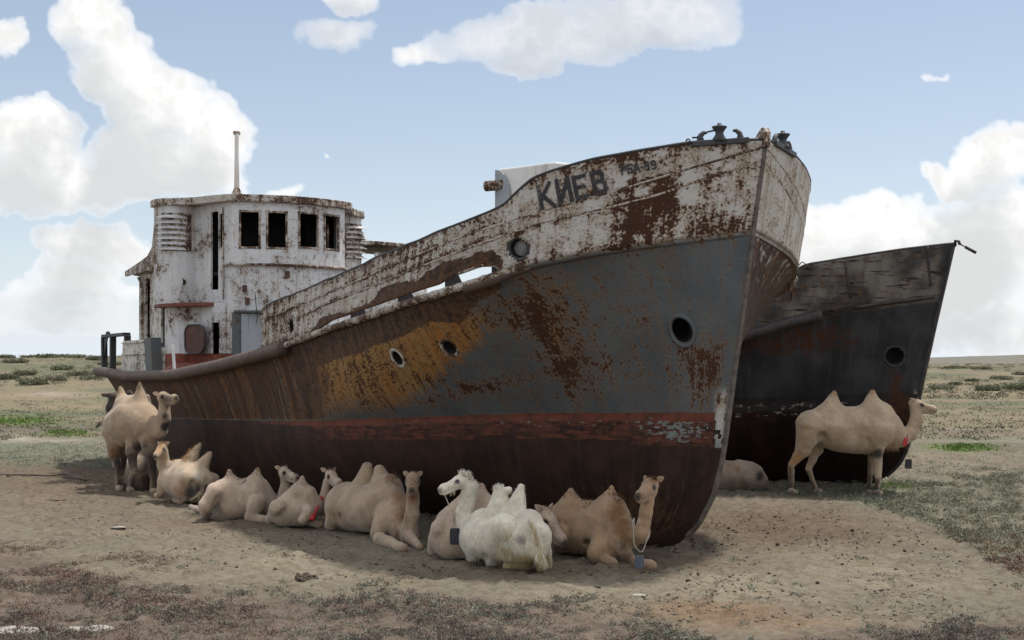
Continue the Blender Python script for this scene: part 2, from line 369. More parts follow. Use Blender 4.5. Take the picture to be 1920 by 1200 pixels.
M_CLOTH = mat_plain('red_cloth', (.45,.02,.03), (.55,.04,.05), 40, .8)
M_ROPE = mat_plain('twisted_rope', (.30,.27,.21), (.45,.42,.35), 60, .9)
M_TAG = mat_plain('dark_rubber_tag', (.012,.014,.020), (.025,.028,.036), 20, .55)
M_TAGB = mat_plain('blue_grey_rubber_tag', (.06,.075,.10), (.09,.105,.13), 20, .5)
def mat_letters(c=(.020,.022,.028), thr=.615):
    m, nt, bs = new_mat('worn_black_lettering'); P = nt.geo()['Position']
    n = nt.add(nt.mul(nt.noise(P, 7, 6, .65), .55), nt.mul(nt.noise(P, 30, 5, .65), .45))
    nt.set(bs, 'Base Color', nt.mix(nt.step(n, .45, .6), c, (.06,.055,.055))); nt.set(bs, 'Roughness', .7)
    nt.set(bs, 'Alpha', nt.step(n, thr, thr-.035))
    return m
M_LETTER = mat_letters(); M_LETTER2 = mat_letters((.040,.042,.047), .63)

# ------------------------------------------------------------------ a ship's hull as a lofted sheet
class Hull:
    def __init__(s, P0, phi, stem, lev_top, lev_sheer, lev_wl, keelfrac=1.0, NS=420, rows=(24, 44, 34)):
        """lev_*: dict(B,L,p,dend,Ls, curve=[(px,py)..])"""
        s.P0 = np.array(P0); s.a = np.array([math.cos(phi), -math.sin(phi)]); s.n = np.array([-math.sin(phi), -math.cos(phi)])
        st = [s._stem(*q) for q in stem]; zz = np.array([q[1] for q in st][::-1]); dd = np.array([q[0] for q in st][::-1])
        s.zs = np.concatenate([[0.0], zz]); s.ds = np.concatenate([[dd[0]+.45], dd])
        sig = np.linspace(0, 1, NS); g = .35*sig + .65*sig**1.6; s.g = g
        s.Z = {}
        for nm, L in (('t', lev_top), ('s', lev_sheer), ('w', lev_wl)):
            z0 = s._stem(*L['curve'][0])[1]
            d0 = s.dstem(z0); d = d0+(L['dend']-d0)*g; b = s.half(d, d0, L)
            P = s.P0-np.outer(d, s.a)+np.outer(b, s.n); px = 960+F*P[:,0]/P[:,1]
            cv = sorted(L['curve']); py = np.interp(px, [c[0] for c in cv], [c[1] for c in cv])
            z = H+(HY-py)/F*P[:,1]; m = px.argmin(); z[m:] = z[m]; z[0] = z0
            # keep the curve smooth where the plan is steep near the stem
            ker = np.ones(9)/9; zp = np.pad(z, 4, mode='edge'); z = np.convolve(zp, ker, 'valid'); 
            s.Z[nm] = z
        s.lev = {'t': lev_top, 's': lev_sheer, 'w': lev_wl}
        R0, R1, R2 = rows; s.rows = rows; nr = R0+R1+R2+1
        V = np.zeros((nr, NS, 3)); D = np.zeros((nr, NS)); s.NS = NS; s.nr = nr
        lt, ls, lw = lev_top, lev_sheer, lev_wl
        def blend(A, B_, f): return {k: A[k]*(1-f)+B_[k]*f for k in ('B','L','p','dend','Ls')}
        for r in range(nr):
            if r <= R0: f = r/R0; L = blend(lt, ls, f); z = s.Z['t']*(1-f)+s.Z['s']*f; q = None
            elif r <= R0+R1: f = (r-R0)/R1; L = blend(ls, lw, f**.8); z = s.Z['s']*(1-f)+s.Z['w']*f
            else: f = (r-R0-R1)/R2; L = lw; z = s.Z['w']*(1-f) - .12*f
            zst = max(z[0], 0.0); d0 = s.dstem(zst)
            dend = L['dend'] if r <= R0+R1 else L['dend']-1.5*f**2
            L = dict(L); L['dend'] = dend
            d = d0+(dend-d0)*g; b = s.half(d, d0, L)
            if r > R0+R1:
                rho = np.interp(d-d0, [0, 3, 7, 14], [.10, .28, .5, .86]); b = b*(1-(1-rho)*f**2.0)
                b[0] = 0.0
            P = s.P0-np.outer(d, s.a)+np.outer(b, s.n)
            V[r,:,:2] = P; V[r,:,2] = z; D[r] = d
            V[r,0,:2] = s.P0-d0*s.a
        s.V = V; s.D = D
        s.N = V.copy()   # far side by mirroring across the centre plane
        rel = V[...,:2]-s.P0; bn = rel@s.n
        s.N[...,:2] = V[...,:2]-2*bn[...,None]*s.n
        s.b = bn
        px, py = proj(V); s.px, s.py = px, py
    def _stem(s, px, py):
        k = (px-960)/F; t = (k*s.P0[1]-s.P0[0])/(s.a[0]-k*s.a[1]); Y = s.P0[1]+t*s.a[1]; return -t, H+(HY-py)/F*Y
    def dstem(s, z): return float(np.interp(z, s.zs, s.ds))
    def half(s, d, d0, L):
        u = np.clip((d-d0)/L['L'], 0, 1); b = L['B']*(1-(1-u)**L['p'])
        q = np.clip((d-(L['dend']-L['Ls']))/L['Ls'], 0, 1)
        return b*np.clip(1-q**2.4, 0, 1)**.5
    def pt(s, d, v, z): p = s.P0-d*s.a+v*s.n; return np.array([p[0], p[1], z])
    def on(s, px, py, off=0.0, rmax=None):
        """point on the near side under a photo pixel, moved outward by off, and the outward normal"""
        w2 = (s.px-px)**2+(s.py-py)**2
        if rmax is not None: w2 = w2.copy(); w2[rmax:] = 1e12
        i = np.unravel_index(w2.argmin(), w2.shape)
        r0, r1 = max(i[0]-2, 0), min(i[0]+3, s.nr); c0, c1 = max(i[1]-2, 0), min(i[1]+3, s.NS)
        P = s.V[r0:r1, c0:c1].reshape(-1, 3); X = np.c_[np.ones(len(P)), s.px[r0:r1, c0:c1].ravel()-px, s.py[r0:r1, c0:c1].ravel()-py]
        p = np.linalg.lstsq(X, P, rcond=None)[0][0]
        ra, rb = max(i[0]-1, 0), min(i[0]+1, s.nr-1); ca, cb = max(i[1]-1, 0), min(i[1]+1, s.NS-1)
        nn = np.cross(s.V[i[0], cb]-s.V[i[0], ca], s.V[rb, i[1]]-s.V[ra, i[1]]); nn /= np.linalg.norm(nn)
        if nn[:2]@s.n < 0: nn = -nn
        return p+nn*off, nn
    def dof(s, px, v):
        k = (px-960)/F; Q = s.P0+v*s.n; return (Q[0]-k*Q[1])/(s.a[0]-k*s.a[1])
    def sheet(s, name, r0, r1, keep, mat, parent, attrs, side=0, smooth=True, solid=0, V=None, N=None):
        """faces of rows r0..r1 on both sides (side 0), keep(r,c,side) -> bool mask over cells"""
        V = s.V if V is None else V; N = s.N if N is None else N
        nv = (r1-r0+1)*s.NS; G = np.arange(nv).reshape(r1-r0+1, s.NS); out = []; Vs = []; At = {k: [] for k in attrs}
        for sidei, S in enumerate((V, N)):
            Q = np.stack([G[:-1,:-1], G[1:,:-1], G[1:,1:], G[:-1,1:]], -1)
            if sidei: Q = Q[..., ::-1]
            out.append(Q[keep[sidei]].reshape(-1, 4)+sidei*nv); Vs.append(S[r0:r1+1].reshape(-1, 3))
            for k in attrs: At[k].append(attrs[k][1][sidei][r0:r1+1].reshape(nv, -1))
        Vs = np.concatenate(Vs); Fc = np.concatenate(out)
        used = np.unique(Fc); mp = np.full(len(Vs), -1); mp[used] = np.arange(len(used))
        o = mesh_obj(name, Vs[used], mp[Fc], mat, parent, smooth, {k: (attrs[k][0], np.concatenate(At[k])[used]) for k in attrs})
        bm = bmesh.new(); bm.from_mesh(o.data); bmesh.ops.remove_doubles(bm, verts=bm.verts, dist=1e-4)
        bmesh.ops.recalc_face_normals(bm, faces=bm.faces); bm.to_mesh(o.data); bm.free()
        if smooth: o.data.polygons.foreach_set('use_smooth', np.ones(len(o.data.polygons), bool))
        if solid:
            md = o.modifiers.new('plate', 'SOLIDIFY'); md.thickness = solid; md.offset = -1
        return o
# ------------------------------------------------------------------ first shipwreck
P0 = ground_xy(1240, 1030)
S1 = Hull(P0, math.radians(59),
    [(1437,250),(1412,430),(1397,560),(1382,665),(1368,770),(1355,860),(1338,930),(1310,985),(1275,1018)],
    dict(B=3.05, L=6.0, p=4.5, dend=23.9, Ls=4.2, curve=[(1437,262),(1290,268),(1200,283),(1120,298),(1040,320),(988,338),(975,350),(962,378),(930,394),(850,425),(740,470),(640,515),(560,548),(497,575),(400,620),(190,660)][::1]),
    dict(B=3.02, L=6.0, p=4.5, dend=24.1, Ls=4.2, curve=[(1411,431),(1300,446),(1200,458),(1100,474),(1000,494),(930,518),(850,543),(750,574),(600,624),(530,650),(420,680),(330,699),(240,702),(200,694),(150,690)]),
    dict(B=2.6, L=9.3, p=1.95, dend=23.2, Ls=6.0, curve=[(1367,776),(1200,776),(1000,776),(800,783),(600,790),(450,788),(300,785),(100,785)]))
def dent_hull(S, amp, mask=1.0):
    ar = np.cumsum(np.r_[0, np.hypot(*np.diff(S.V[S.rows[0], :, :2], axis=0).T)])[None, :]; z = S.V[..., 2]
    d = -amp*(.5+.5*np.cos(2*np.pi*ar/.62+.6*np.sin(z*2)))*sst(ar, .6, 2)+amp*3.2*(fbm(ar*.9+0*z, z*1.1, o=3)-.5)*sst(ar, .2, 1.5)+amp*1.2*(fbm(ar*3+9+0*z, z*3.3, o=2)-.5)
    S.V = S.V+(d*mask)[..., None]*np.r_[S.n, 0]; S.N = S.N-(d[:, ::1]*mask)[..., None]*np.r_[S.n, 0]
dent_hull(S1, .009, np.where(np.arange(S1.nr)[:, None] > sum(S1.rows[:2]), .25, 1.0))
ship1 = empty('shipwreck', (P0[0], P0[1], 0), 'stranded rusty ship with white wheelhouse and grey hull beside the resting camels', 'ship')
R0, R1, R2 = S1.rows; NS = S1.NS
PX, PY = S1.px, S1.py
J = fbm(PX/14, PY/14, o=3)-.5; J2 = fbm(PX/55+9, PY/55, o=3)-.5
JX, JY = PX+J*14+J2*26, PY+J[::-1]*14+J2*22
row = np.arange(S1.nr)[:, None]*np.ones((1, NS))
side_near = (np.arange(NS)[None, :] <= PX[R0].argmin()+5)*np.ones((S1.nr, 1), bool)
wht = (row <= R0).astype(float)*sst(-row+R0+.5, -.5, .5)
wht = np.where(row < R0, 1.0, np.where(row == R0, .6, 0.0))
low = np.where(row > R0+R1+.5, 1.0, np.where(row >= R0+R1-.5, .5, 0))
grey_z = (row > R0) & (row < R0+R1)
rust = np.where(wht > .3, .300, .250)*np.ones_like(PX)
def blob(cx, cy, rx, ry): return np.exp(-(((JX-cx)/rx)**2+((JY-cy)/ry)**2))
for cx, cy, rx, ry, k in [(1230,385,75,42,.34),(1190,430,30,22,.42),(1385,400,26,36,.16),(1310,340,60,30,.12),(1060,330,90,25,.08),(1165,300,60,18,.14),(1330,415,60,25,.22),
    (1080,360,40,15,.1),(930,430,60,20,.12),(800,480,80,26,.14),(700,520,60,20,.12),(520,610,40,40,.20),(600,590,40,16,.1),(1160,470,60,14,.12),(1400,370,14,70,.12)]:
    rust += np.where(wht > .3, k*blob(cx, cy, rx, ry), 0)
for cx, cy, rx, ry, k in [(1010,560,60,50,.22),(1070,640,55,90,.24),(1010,640,35,70,.14),(1150,690,50,30,.2),(1300,700,45,50,.22),(1340,690,14,60,.2),(1200,600,14,26,.2),(1130,790,80,14,.1),
    (960,600,50,26,.16),(850,720,60,20,.12),(700,700,90,50,.14),(900,570,60,22,.2),(1310,655,22,22,.2)]:
    rust += np.where(grey_z, k*blob(cx, cy, rx, ry), 0)
for pts, wd, k in [([(1125,480),(1170,560),(1205,610),(1222,650)], 5, .28), ([(985,560),(1040,660),(1082,745)], 15, .22), ([(800,762),(880,735),(960,712),(1060,690),(1100,675)], 6, .34),
    ([(840,640),(900,600),(930,606),(985,620)], 5, .25), ([(790,720),(870,727),(960,737),(1060,741)], 3, .28), ([(1280,640),(1310,710),(1300,760)], 12, .25), ([(1345,640),(1338,720)], 9, .22),
    ([(1090,720),(1140,740)], 8, .2), ([(1040,470),(1400,440)], 3, .2)]:
    rust += np.where(grey_z, k*np.exp(-(dline(JX, JY, pts)/wd)**2), 0)
op = [(575,670),(640,640),(740,612),(800,588),(860,562),(905,580),(880,650),(838,690),(830,745),(790,775),(590,785)]
STR = ([(1426,277),(1291,316),(1146,360),(1000,401),(880,438),(760,487),(650,535),(500,597)], [(1421,303),(1305,340),(1234,365),(1124,393),(1000,422),(880,464),(760,512),(640,560),(560,592)])
for q_ in STR: rust += np.where(wht > .3, .20*np.exp(-(dline(PX, PY+J*4-3, q_)/5)**2), 0)
edge_t = np.where(wht > .3, .22*np.exp(-((S1.V[0:1, :, 2]-S1.V[..., 2])/.10)**2)+.16*np.exp(-((S1.V[R0:R0+1, :, 2]+.06-S1.V[..., 2])/.07)**2), 0); rust += edge_t
arc_ = np.cumsum(np.r_[0, np.hypot(*np.diff(S1.V[R0, :, :2], axis=0).T)])[None, :]*np.ones((S1.nr, 1))
rust += (.09*np.exp(-((np.mod(arc_+.1*J, 1.24)-.62)/.035)**2))*sst(fbm(arc_*.7, S1.V[..., 2]*.6, o=2), .42, .58)
rust += .14*(fbm(arc_*.55+4, S1.V[..., 2]*.8, o=3)-.5)+.02
left = sst(-PX, -640, -540)*grey_z      # heavily rusted after half
rust -= left*.02
rust += np.where(inpoly(JX, JY, op) & grey_z, .10, 0)
orn = np.zeros_like(PX)
orn = np.where(inpoly(JX+J2*60, JY+J*30, op) & grey_z, .84-.40*sst(PY-.0*PX, 700, 785)-.1*sst(PX, 800, 880), 0)
orn += left*.50
orn += np.where(grey_z, .55*blob(1010,570,80,70)+.6*blob(1060,660,45,70)+.4*blob(900,640,40,30)+.35*blob(1180,640,40,40)+.3*blob(1090,520,90,20)+.35*blob(1300,700,30,60)+.25*blob(1240,470,120,16)+.3*blob(870,680,30,30)+.35*blob(1360,470,40,14), 0)
orn = orn*.9
bare = np.zeros_like(PX)
bp = [(535,660),(545,640),(600,615),(750,565),(940,500),(960,530),(905,560),(868,592),(845,606),(800,610),(745,636),(700,655),(640,668),(600,690),(560,700)]
bare = np.where(inpoly(JX+J*16, JY, bp) & (row > R0), .9, 0)
bare = np.maximum(bare, np.where((np.abs(JX-585) < 11) & grey_z, .75, 0))
bw = [(575,640),(600,608),(640,602),(672,590),(700,578),(745,545),(790,530),(830,506),(862,505),(900,490),(940,490),(940,510),(850,550),(750,585),(620,635)]
bare = np.maximum(bare, np.where(inpoly(JX, JY+6, bw) & (wht > .5), .88, 0))
bare = np.maximum(bare, np.where(grey_z, left*.50, 0))
zz = S1.V[..., 2]; zw = S1.Z['w'][None, :]
red = np.where((row >= R0+R1-1) & (zz < zw+.02) & (zz > zw-.36-.10*sst(PX, 900, 1300)), .50, 0)*sst(PX, 420, 640)*np.where(PX > 1345, .5, 1)
red += np.where((row >= R0+R1-1) & (zz < zw+.02) & (zz > zw-.10), .35, 0)*sst(PX, 330, 500)
pale = np.zeros_like(PX)
inr = (row >= R0+R1) & (row < R0+R1+16)
pale += np.where(inr, .62*np.exp(-(((PX-1275)/75)**2+((PY-814)/26)**2))*.85 + .30*np.exp(-(((PX-1060)/240)**2+((PY-797)/24)**2))+.20*np.exp(-(((PX-760)/120)**2+((PY-797)/16)**2)) + .12*np.exp(-((PY-790)/8)**2)*sst(PX,560,640), 0)
draft = (row >= R0+R1-8) & (np.abs(PX-1351-(PY-770)*-.05) < 9) & (PY > 732) & (PY < 836); draftf = draft*1.0
for _ in range(2): draftf = (draftf+np.roll(draftf, 1, 0)+np.roll(draftf, -1, 0)+np.roll(draftf, 1, 1)+np.roll(draftf, -1, 1))/5
wht = np.where(row > R0+2, np.maximum(wht, draftf*(.98-.5*sst(PY+J*30, 790, 836))), wht); rust = np.where(draft, .24+.3*sst(-np.abs(PY-748), -16, -4)+.2*sst(PY, 790, 830), rust); red = np.where(draft, 0, red); low = np.where(draft & (J > -.12), 0, low)
pale += np.where(row > R0+R1+16, .12*blob(1300,940,60,60), 0)
patch = np.zeros_like(PX)
for cx, cy, r in [(1164,340,15),(1200,356,13),(1112,384,15),(1086,418,16),(1381,390,14),(1292,326,18),(1288,366,22),(1090,418,12),(1340,300,16),(1235,287,10),(985,365,14),(1175,325,9)]:
    patch = np.maximum(patch, sst(-np.hypot(PX-cx, (PY-cy)*1.02), -r-1, -r+1)*(wht > .5))
def soft(A_, kr, kc, n=2):
    for _ in range(n):
        for ax, k in ((0, kr), (1, kc)):
            p = np.pad(A_, [(k, k) if i == ax else (0, 0) for i in (0, 1)], mode='edge'); c = np.cumsum(np.insert(p, 0, 0, axis=ax), axis=ax)
            A_ = (np.take(c, range(2*k+1, c.shape[ax]), ax)-np.take(c, range(0, c.shape[ax]-2*k-1), ax))/(2*k+1)
    return A_
orn = soft(orn, 2, 6); bare = np.where(wht > .5, bare, soft(bare, 1, 4)); rust = np.where(wht > .5, rust, soft(rust, 1, 2)*.94+.01)
rust = rust-patch*.25
sred = (row > R0+R1+2)*.10*blob(1230,960,80,60)
rust = rust+np.where(row > R0+R1, -.26+.44*blob(1215,970,90,60)+.2*blob(1080,930,80,30), 0)
arc = np.cumsum(np.r_[0, np.hypot(*np.diff(S1.V[R0, :, :2], axis=0).T)])[None, :]*np.ones((S1.nr, 1))
hcN = np.stack([arc, zz, np.zeros_like(zz)], -1); hcF = np.stack([arc+53, zz, np.zeros_like(zz)+7], -1)
cA = np.stack([wht, rust, orn, np.ones_like(PX)], -1); cB = np.stack([red, low, pale, np.ones_like(PX)], -1)
# far side: white bow with black scratches, brown flaking below
rF = np.where(wht > .3, .25, .20); bF = np.where(grey_z, .56+.10*sst(zz, 4.4, 3.6), 0)
cAf = np.stack([wht, rF, np.zeros_like(PX), np.ones_like(PX)], -1)
cAf[..., 0] = np.where(grey_z, .85, wht)
cBf = np.stack([red, low, pale*0, np.ones_like(PX)], -1)
aft = soft(np.where(grey_z, sst(-(JX+J2*130), -650, -560), 0), 1, 5)*np.where(row > R0+1, 1, .4)
aft2 = aft*0+np.where(grey_z, .38*sst(-(sst(PY, 640, 700)), -1, 0), 0)*0
ATT = {'aft': ('FLOAT', (aft[..., None], aft[..., None])), 'pA': ('FLOAT_COLOR', (cA, cAf)), 'pB': ('FLOAT_COLOR', (cB, cBf)), 'hc': ('FLOAT_VECTOR', (hcN, hcF)),
       'bare': ('FLOAT', (bare[..., None], bF[..., None])), 'patch': ('FLOAT', (patch[..., None], patch[..., None]*0))}
# the openings cut through the plating
PORTS = [(744,672,.155,'porthole'),(842,653,.15,'porthole'),(971,466,.158,'porthole'),(545,611,.16,'scupper'),(1277,620,.20,'hawse')]
cen = (S1.V[:-1,:-1]+S1.V[1:,1:]+S1.V[1:,:-1]+S1.V[:-1,1:])/4; cenF = (S1.N[:-1,:-1]+S1.N[1:,1:]+S1.N[1:,:-1]+S1.N[:-1,1:])/4
hole = np.zeros(cen.shape[:2], bool); pinfo = []
for px, py, r, kind in PORTS:
    p, nn = S1.on(px, py); pinfo.append((p, nn, r, kind)); rel_ = cen-p
    if kind == 'hawse':
        u_ = np.r_[S1.a, 0]-nn*(np.r_[S1.a, 0]@nn); u_ /= np.linalg.norm(u_); ud = rel_@u_; rel_ = rel_+(ud/.76-ud)[..., None]*u_
    hole |= (np.linalg.norm(rel_, axis=-1) < r+.010)
rc, cc_ = np.arange(S1.nr-1)[:, None], np.arange(NS-1)[None, :]
pxc = (PX[:-1,:-1]+PX[1:,1:])/2
kN = np.ones_like(hole); kH = (rc[:, :] >= R0) & kN
hull1 = S1.sheet('hull', R0, S1.nr-1, (kH[R0:] & ~hole[R0:], kH[R0:]), M_HULL, ship1, ATT)
# bulwark: rows above the sheer, raised off the deck edge where the freeing slot runs
Vb, Nb = S1.V.copy(), S1.N.copy()
slot = sst(PX[R0], 575, 625)*sst(-PX[R0], -945, -925)*.14 + sst(PX[R0], 820, 850)*sst(-PX[R0], -930, -900)*.05
for A_ in (Vb, Nb):
    f = np.linspace(0, 1, R0+1)[:, None]; A_[:R0+1, :, 2] += slot[None, :]*f**1.5
# ragged after end
endpx = 492 + (S1.V[:R0+1, :, 2]*0)[:R0]
ragd = np.interp(492, PX[4][::-1], S1.D[4][::-1])
kb = np.zeros((R0, NS-1), bool); Dc = (S1.D[:R0, :-1]+S1.D[:R0, 1:])/2
kb = Dc < ragd+.06*np.sin(np.arange(R0)*1.7)[:, None]+.05*np.arange(R0)[:, None]/R0
topr = fbm(S1.D[0]*2.2, S1.D[0]*0+3, o=3)-.5
for A_ in (Vb, Nb): A_[0, :, 2] += topr*.035
bul = S1.sheet('bulwark', 0, R0, (kb & ~hole[:R0], kb), M_HULL, ship1, ATT, V=Vb, N=Nb, solid=.035); bul.modifiers['plate'].offset = 0
# deck, closed between the two deck edges
Vd = np.concatenate([S1.V[R0]-[0,0,.06], S1.N[R0]-[0,0,.06]]); Vd[:NS,:2] -= 0*S1.n
Fd = [(i, i+1, NS+i+1, NS+i) for i in range(1, NS-1)]
mesh_obj('deck', Vd, Fd, M_DECK, ship1)
# hollow of the hull: near-black recess tubes behind the openings carry its shade as colour
# stem bar
mb = MB(); sp = [S1.V[r, 0] for r in range(0, S1.nr-6, 2)]
for p, q in zip(sp, sp[1:]):
    dn = (p-q); dn /= np.linalg.norm(dn); p = p+dn*.004
    mb.bar(p, q, .05, .055, up=tuple(np.r_[S1.n, 0]))
mb.build('stem_bar', M_STEM, ship1)
# rubbing strakes on the bulwark, both sides
def strake(pts, r, name, mat, mirror=True):
    P = []
    for (x1, y1), (x2, y2) in zip(pts, pts[1:]):
        k = max(2, int(abs(x2-x1)/14))
        for i in range(k): P.append(S1.on(x1+(x2-x1)*i/k, y1+(y2-y1)*i/k, r*.2, rmax=R0+3)[0])
    P = np.array(P); ker = np.ones(3)/3
    for c in range(3): P[1:-1, c] = np.convolve(P[:, c], ker, 'valid')
    MB().tube(P, r, 6).build(name, mat, ship1, True)
    if mirror:
        Q = P.copy(); bn = (Q[:, :2]-S1.P0)@S1.n; Q[:, :2] -= 2*bn[:, None]*S1.n; MB().tube(Q, r, 6).build(name, mat, ship1, True)
strake([(1426,277),(1291,316),(1146,360),(1000,401),(880,438),(760,487),(650,535),(500,597)], .022, 'strake', M_TRIM)
strake([(1421,303),(1305,340),(1234,365),(1124,393),(1000,422),(880,464),(760,512),(640,560),(560,592)], .022, 'strake', M_TRIM)
# capping bar along the bulwark top, with the step at the forecastle
for Q in (Vb, Nb):
    pts = [Q[0, i]+[0, 0, .008] for i in range(0, NS, 2) if S1.D[0, i] < ragd-.05]
    MB().tube(pts, .026, 6).build('bulwark_cap', M_DARK, ship1, True)
# deck edge strip and its white flakes
for Q in (S1.V, S1.N):
    idx = [i for i in range(NS) if 492 < PX[R0, i] < 985]
    MB().tube([Q[R0, i]+[0,0,.0]+.03*np.r_[S1.n, 0]*(1 if Q is S1.V else -1) for i in idx[::2]], [.05+.018*vnoise(i*.9, 2.0) for i in idx[::2]], 7).build('deck_edge_bar', M_TRIM, ship1, True)
# tubular fender round the after half
iF = int(np.argmin(np.abs(PX[R0]-538)+1e3*(np.arange(NS) > PX[R0].argmin())))
mb = MB(); pts = [S1.V[R0, i]-[0,0,.05] for i in range(iF, NS-2, 3)]+[S1.N[R0, i]-[0,0,.05] for i in range(NS-2, iF, -3)]
out = []
for i, p in enumerate(pts):
    v = (p[:2]-S1.P0)@S1.n; t = pts[min(i+1, len(pts)-1)]-pts[max(i-1, 0)]; nn = np.array([t[1], -t[0], 0]); nn /= np.linalg.norm(nn)
    c = S1.P0-13*S1.a
    if nn[:2]@(p[:2]-c) < 0: nn = -nn
    out.append(p+nn*.06)
mb.tube(out, .13, 10).build('fender_tube', M_FENDER, ship1, True)
fo = [i for i in range(NS) if 870 < PX[R0, i] < 1000]
MB().tube([S1.V[R0, i]-[0,0,.05]+.02*np.r_[S1.n, 0] for i in fo[::2]], np.interp(np.arange(len(fo[::2])), [0, 6, len(fo[::2])], [.02, .07, .07]), 8).build('fender_tube', M_FENDER, ship1, True)
# frames seen through the slot: bulwark stanchions standing on the deck
for px in range(650, 930, 88):
    p, nn = S1.on(px, float(np.interp(px, PX[R0][::-1], PY[R0][::-1])), 0)
    inn = -np.r_[S1.n, 0]
    MB().prism([p+inn*.06, p+inn*.42, p+inn*.12+[0,0,.55], p+inn*.06+[0,0,.55]], .035*np.r_[S1.a, 0]).build('bulwark_stay', M_IRON, ship1)
# port holes and hawse pipe
for p, nn, r, kind in pinfo:
    if kind == 'porthole':
        f = MB().lathe(p-nn*.03, nn, [(r-.035, 0), (r-.03, .025), (r-.005, .04), (r+.02, .03), (r+.035, .012), (r+.035, -.02)], 28, caps=False).build('porthole', M_IRON if r > .156 else M_TRIM, ship1, True)
        MB().lathe(p-nn*.26, nn, [(.004, 0), (r-.035, 0), (r-.035, .25)], 24, caps=False).build('recess', M_BLACK, f, True)
        if r > .156:
            MB().lathe(p-nn*.10, nn, [(.004, .01), (r-.05, 0)], 24, caps=False).build('pane', M_GLASS, f)
    elif kind == 'scupper':
        f = MB().lathe(p-nn*.02, nn, [(r-.03, 0), (r-.01, .035), (r+.03, .03), (r+.04, 0)], 24, caps=False).build('scupper_ring', M_TRIM, ship1, True)
        MB().lathe(p-nn*.2, nn, [(.004, 0), (r-.02, 0), (r-.02, .2)], 20, caps=False).build('recess', M_BLACK, f, True)
    else:
        fw = np.r_[S1.a, 0]; prof = [(r-.03, -.03), (r-.012, .004), (r+.012, .012), (r+.035, .008), (r+.045, -.02)]
        u = fw-nn*(fw@nn); u /= np.linalg.norm(u); vv = np.cross(nn, u); n = 30; V = []; Fc = []
        for rr, hh in prof:
            for k in range(n):
                t = 2*math.pi*k/n; q = rr*(math.cos(t)*u*.76*(1.0+.08*math.cos(t))+math.sin(t)*vv*1.06); V.append(p+q+nn*(hh+.02))
        Fc = [(i*n+k, i*n+(k+1) % n, (i+1)*n+(k+1) % n, (i+1)*n+k) for i in range(len(prof)-1) for k in range(n)]
        f = MB().add(V, Fc).build('hawse_pipe', M_HULLGREY, ship1, True)
        V = []; Fc = []
        for kk, (rr, hh) in enumerate([(r-.02, .02), (r-.03, -.15), (r-.05, -.4), (.005, -.42)]):
            for k in range(n):
                t = 2*math.pi*k/n; V.append(p+rr*(math.cos(t)*u*.76+math.sin(t)*vv*1.06)+nn*hh+u*min(0, hh)*.25+np.array([0,0,.35])*min(0, -hh*0))
        Fc = [(i*n+k, i*n+(k+1) % n, (i+1)*n+(k+1) % n, (i+1)*n+k) for i in range(3) for k in range(n)]
        MB().add(V, Fc).build('recess', M_BLACK, f, True)
# painted name and number on the bulwark
GL = {'К': [[(.08,0),(.08,1)],[(.92,0),(.2,.55)],[(.3,.45),(.95,1)]], 'И': [[(.1,0),(.1,1)],[(.9,0),(.9,1)],[(.12,.95),(.88,.05)]],
      'Е': [[(.1,0),(.1,1)],[(.1,.06),(.95,.06)],[(.1,.5),(.85,.5)],[(.1,.94),(.95,.94)]],
      'В': [[(.1,0),(.1,1)],[(.1,.06),(.8,.06),(.88,.2),(.8,.46),(.1,.48)],[(.7,.48),(.92,.6),(.92,.85),(.8,.94),(.1,.94)]],
      'Р': [[(.12,0),(.12,1)],[(.12,.06),(.8,.06),(.88,.3),(.8,.52),(.12,.54)]], 'Б': [[(.12,0),(.12,1)],[(.12,.06),(.9,.06)],[(.12,.48),(.8,.48),(.9,.7),(.8,.94),(.12,.94)]],
      'А': [[(.05,1),(.5,0)],[(.95,1),(.5,0)],[(.22,.65),(.78,.65)]], '-': [[(.05,.55),(.95,.55)]],
      '9': [[(.85,.3),(.7,.06),(.3,.06),(.12,.25),(.2,.48),(.6,.52),(.85,.35)],[(.85,.2),(.85,.75),(.65,.95),(.2,.9)]]}
def letters(items, name, mat, sw):
    mb = MB()
    for ch, (tl, tr, br, bl) in items:
        tl, tr, br, bl = (np.array(q, float) for q in (tl, tr, br, bl))
        for st in GL[ch]:
            for (x1, y1), (x2, y2) in zip(st, st[1:]):
                wpx = np.linalg.norm(tr-tl); hpx = np.linalg.norm(bl-tl)
                dx_, dy_ = (x2-x1)*wpx, (y2-y1)*hpx; l = math.hypot(dx_, dy_); nx, ny = -dy_/l*sw/2/wpx, dx_/l*sw/2/hpx; ex, ey = dx_/l*sw*.4/wpx, dy_/l*sw*.4/hpx
                n = max(2, int(l/6)); V = []
                for i in range(n+1):
                    t = i/n; cx, cy = (x1-ex)+(x2-x1+2*ex)*t, (y1-ey)+(y2-y1+2*ey)*t
                    for sg in (-1, 1):
                        u, v = cx+sg*nx, cy+sg*ny; q = (tl*(1-u)+tr*u)*(1-v)+(bl*(1-u)+br*u)*v
                        V.append(S1.on(q[0], q[1], .034, rmax=R0+2)[0])
                mb.add(V, [(2*i, 2*i+1, 2*i+3, 2*i+2) for i in range(n)])
    return mb.build(name, mat, ship1)
letters([('К', ((1007,351),(1032,342),(1041,385),(1016,391))), ('И', ((1041,339),(1066,331),(1075,375),(1049,383))), ('Е', ((1072,332),(1096,326),(1104,368),(1081,375))), ('В', ((1106,324),(1128,317),(1139,358),(1116,365)))], 'painted_name', M_LETTER, 7.5)
sm = []
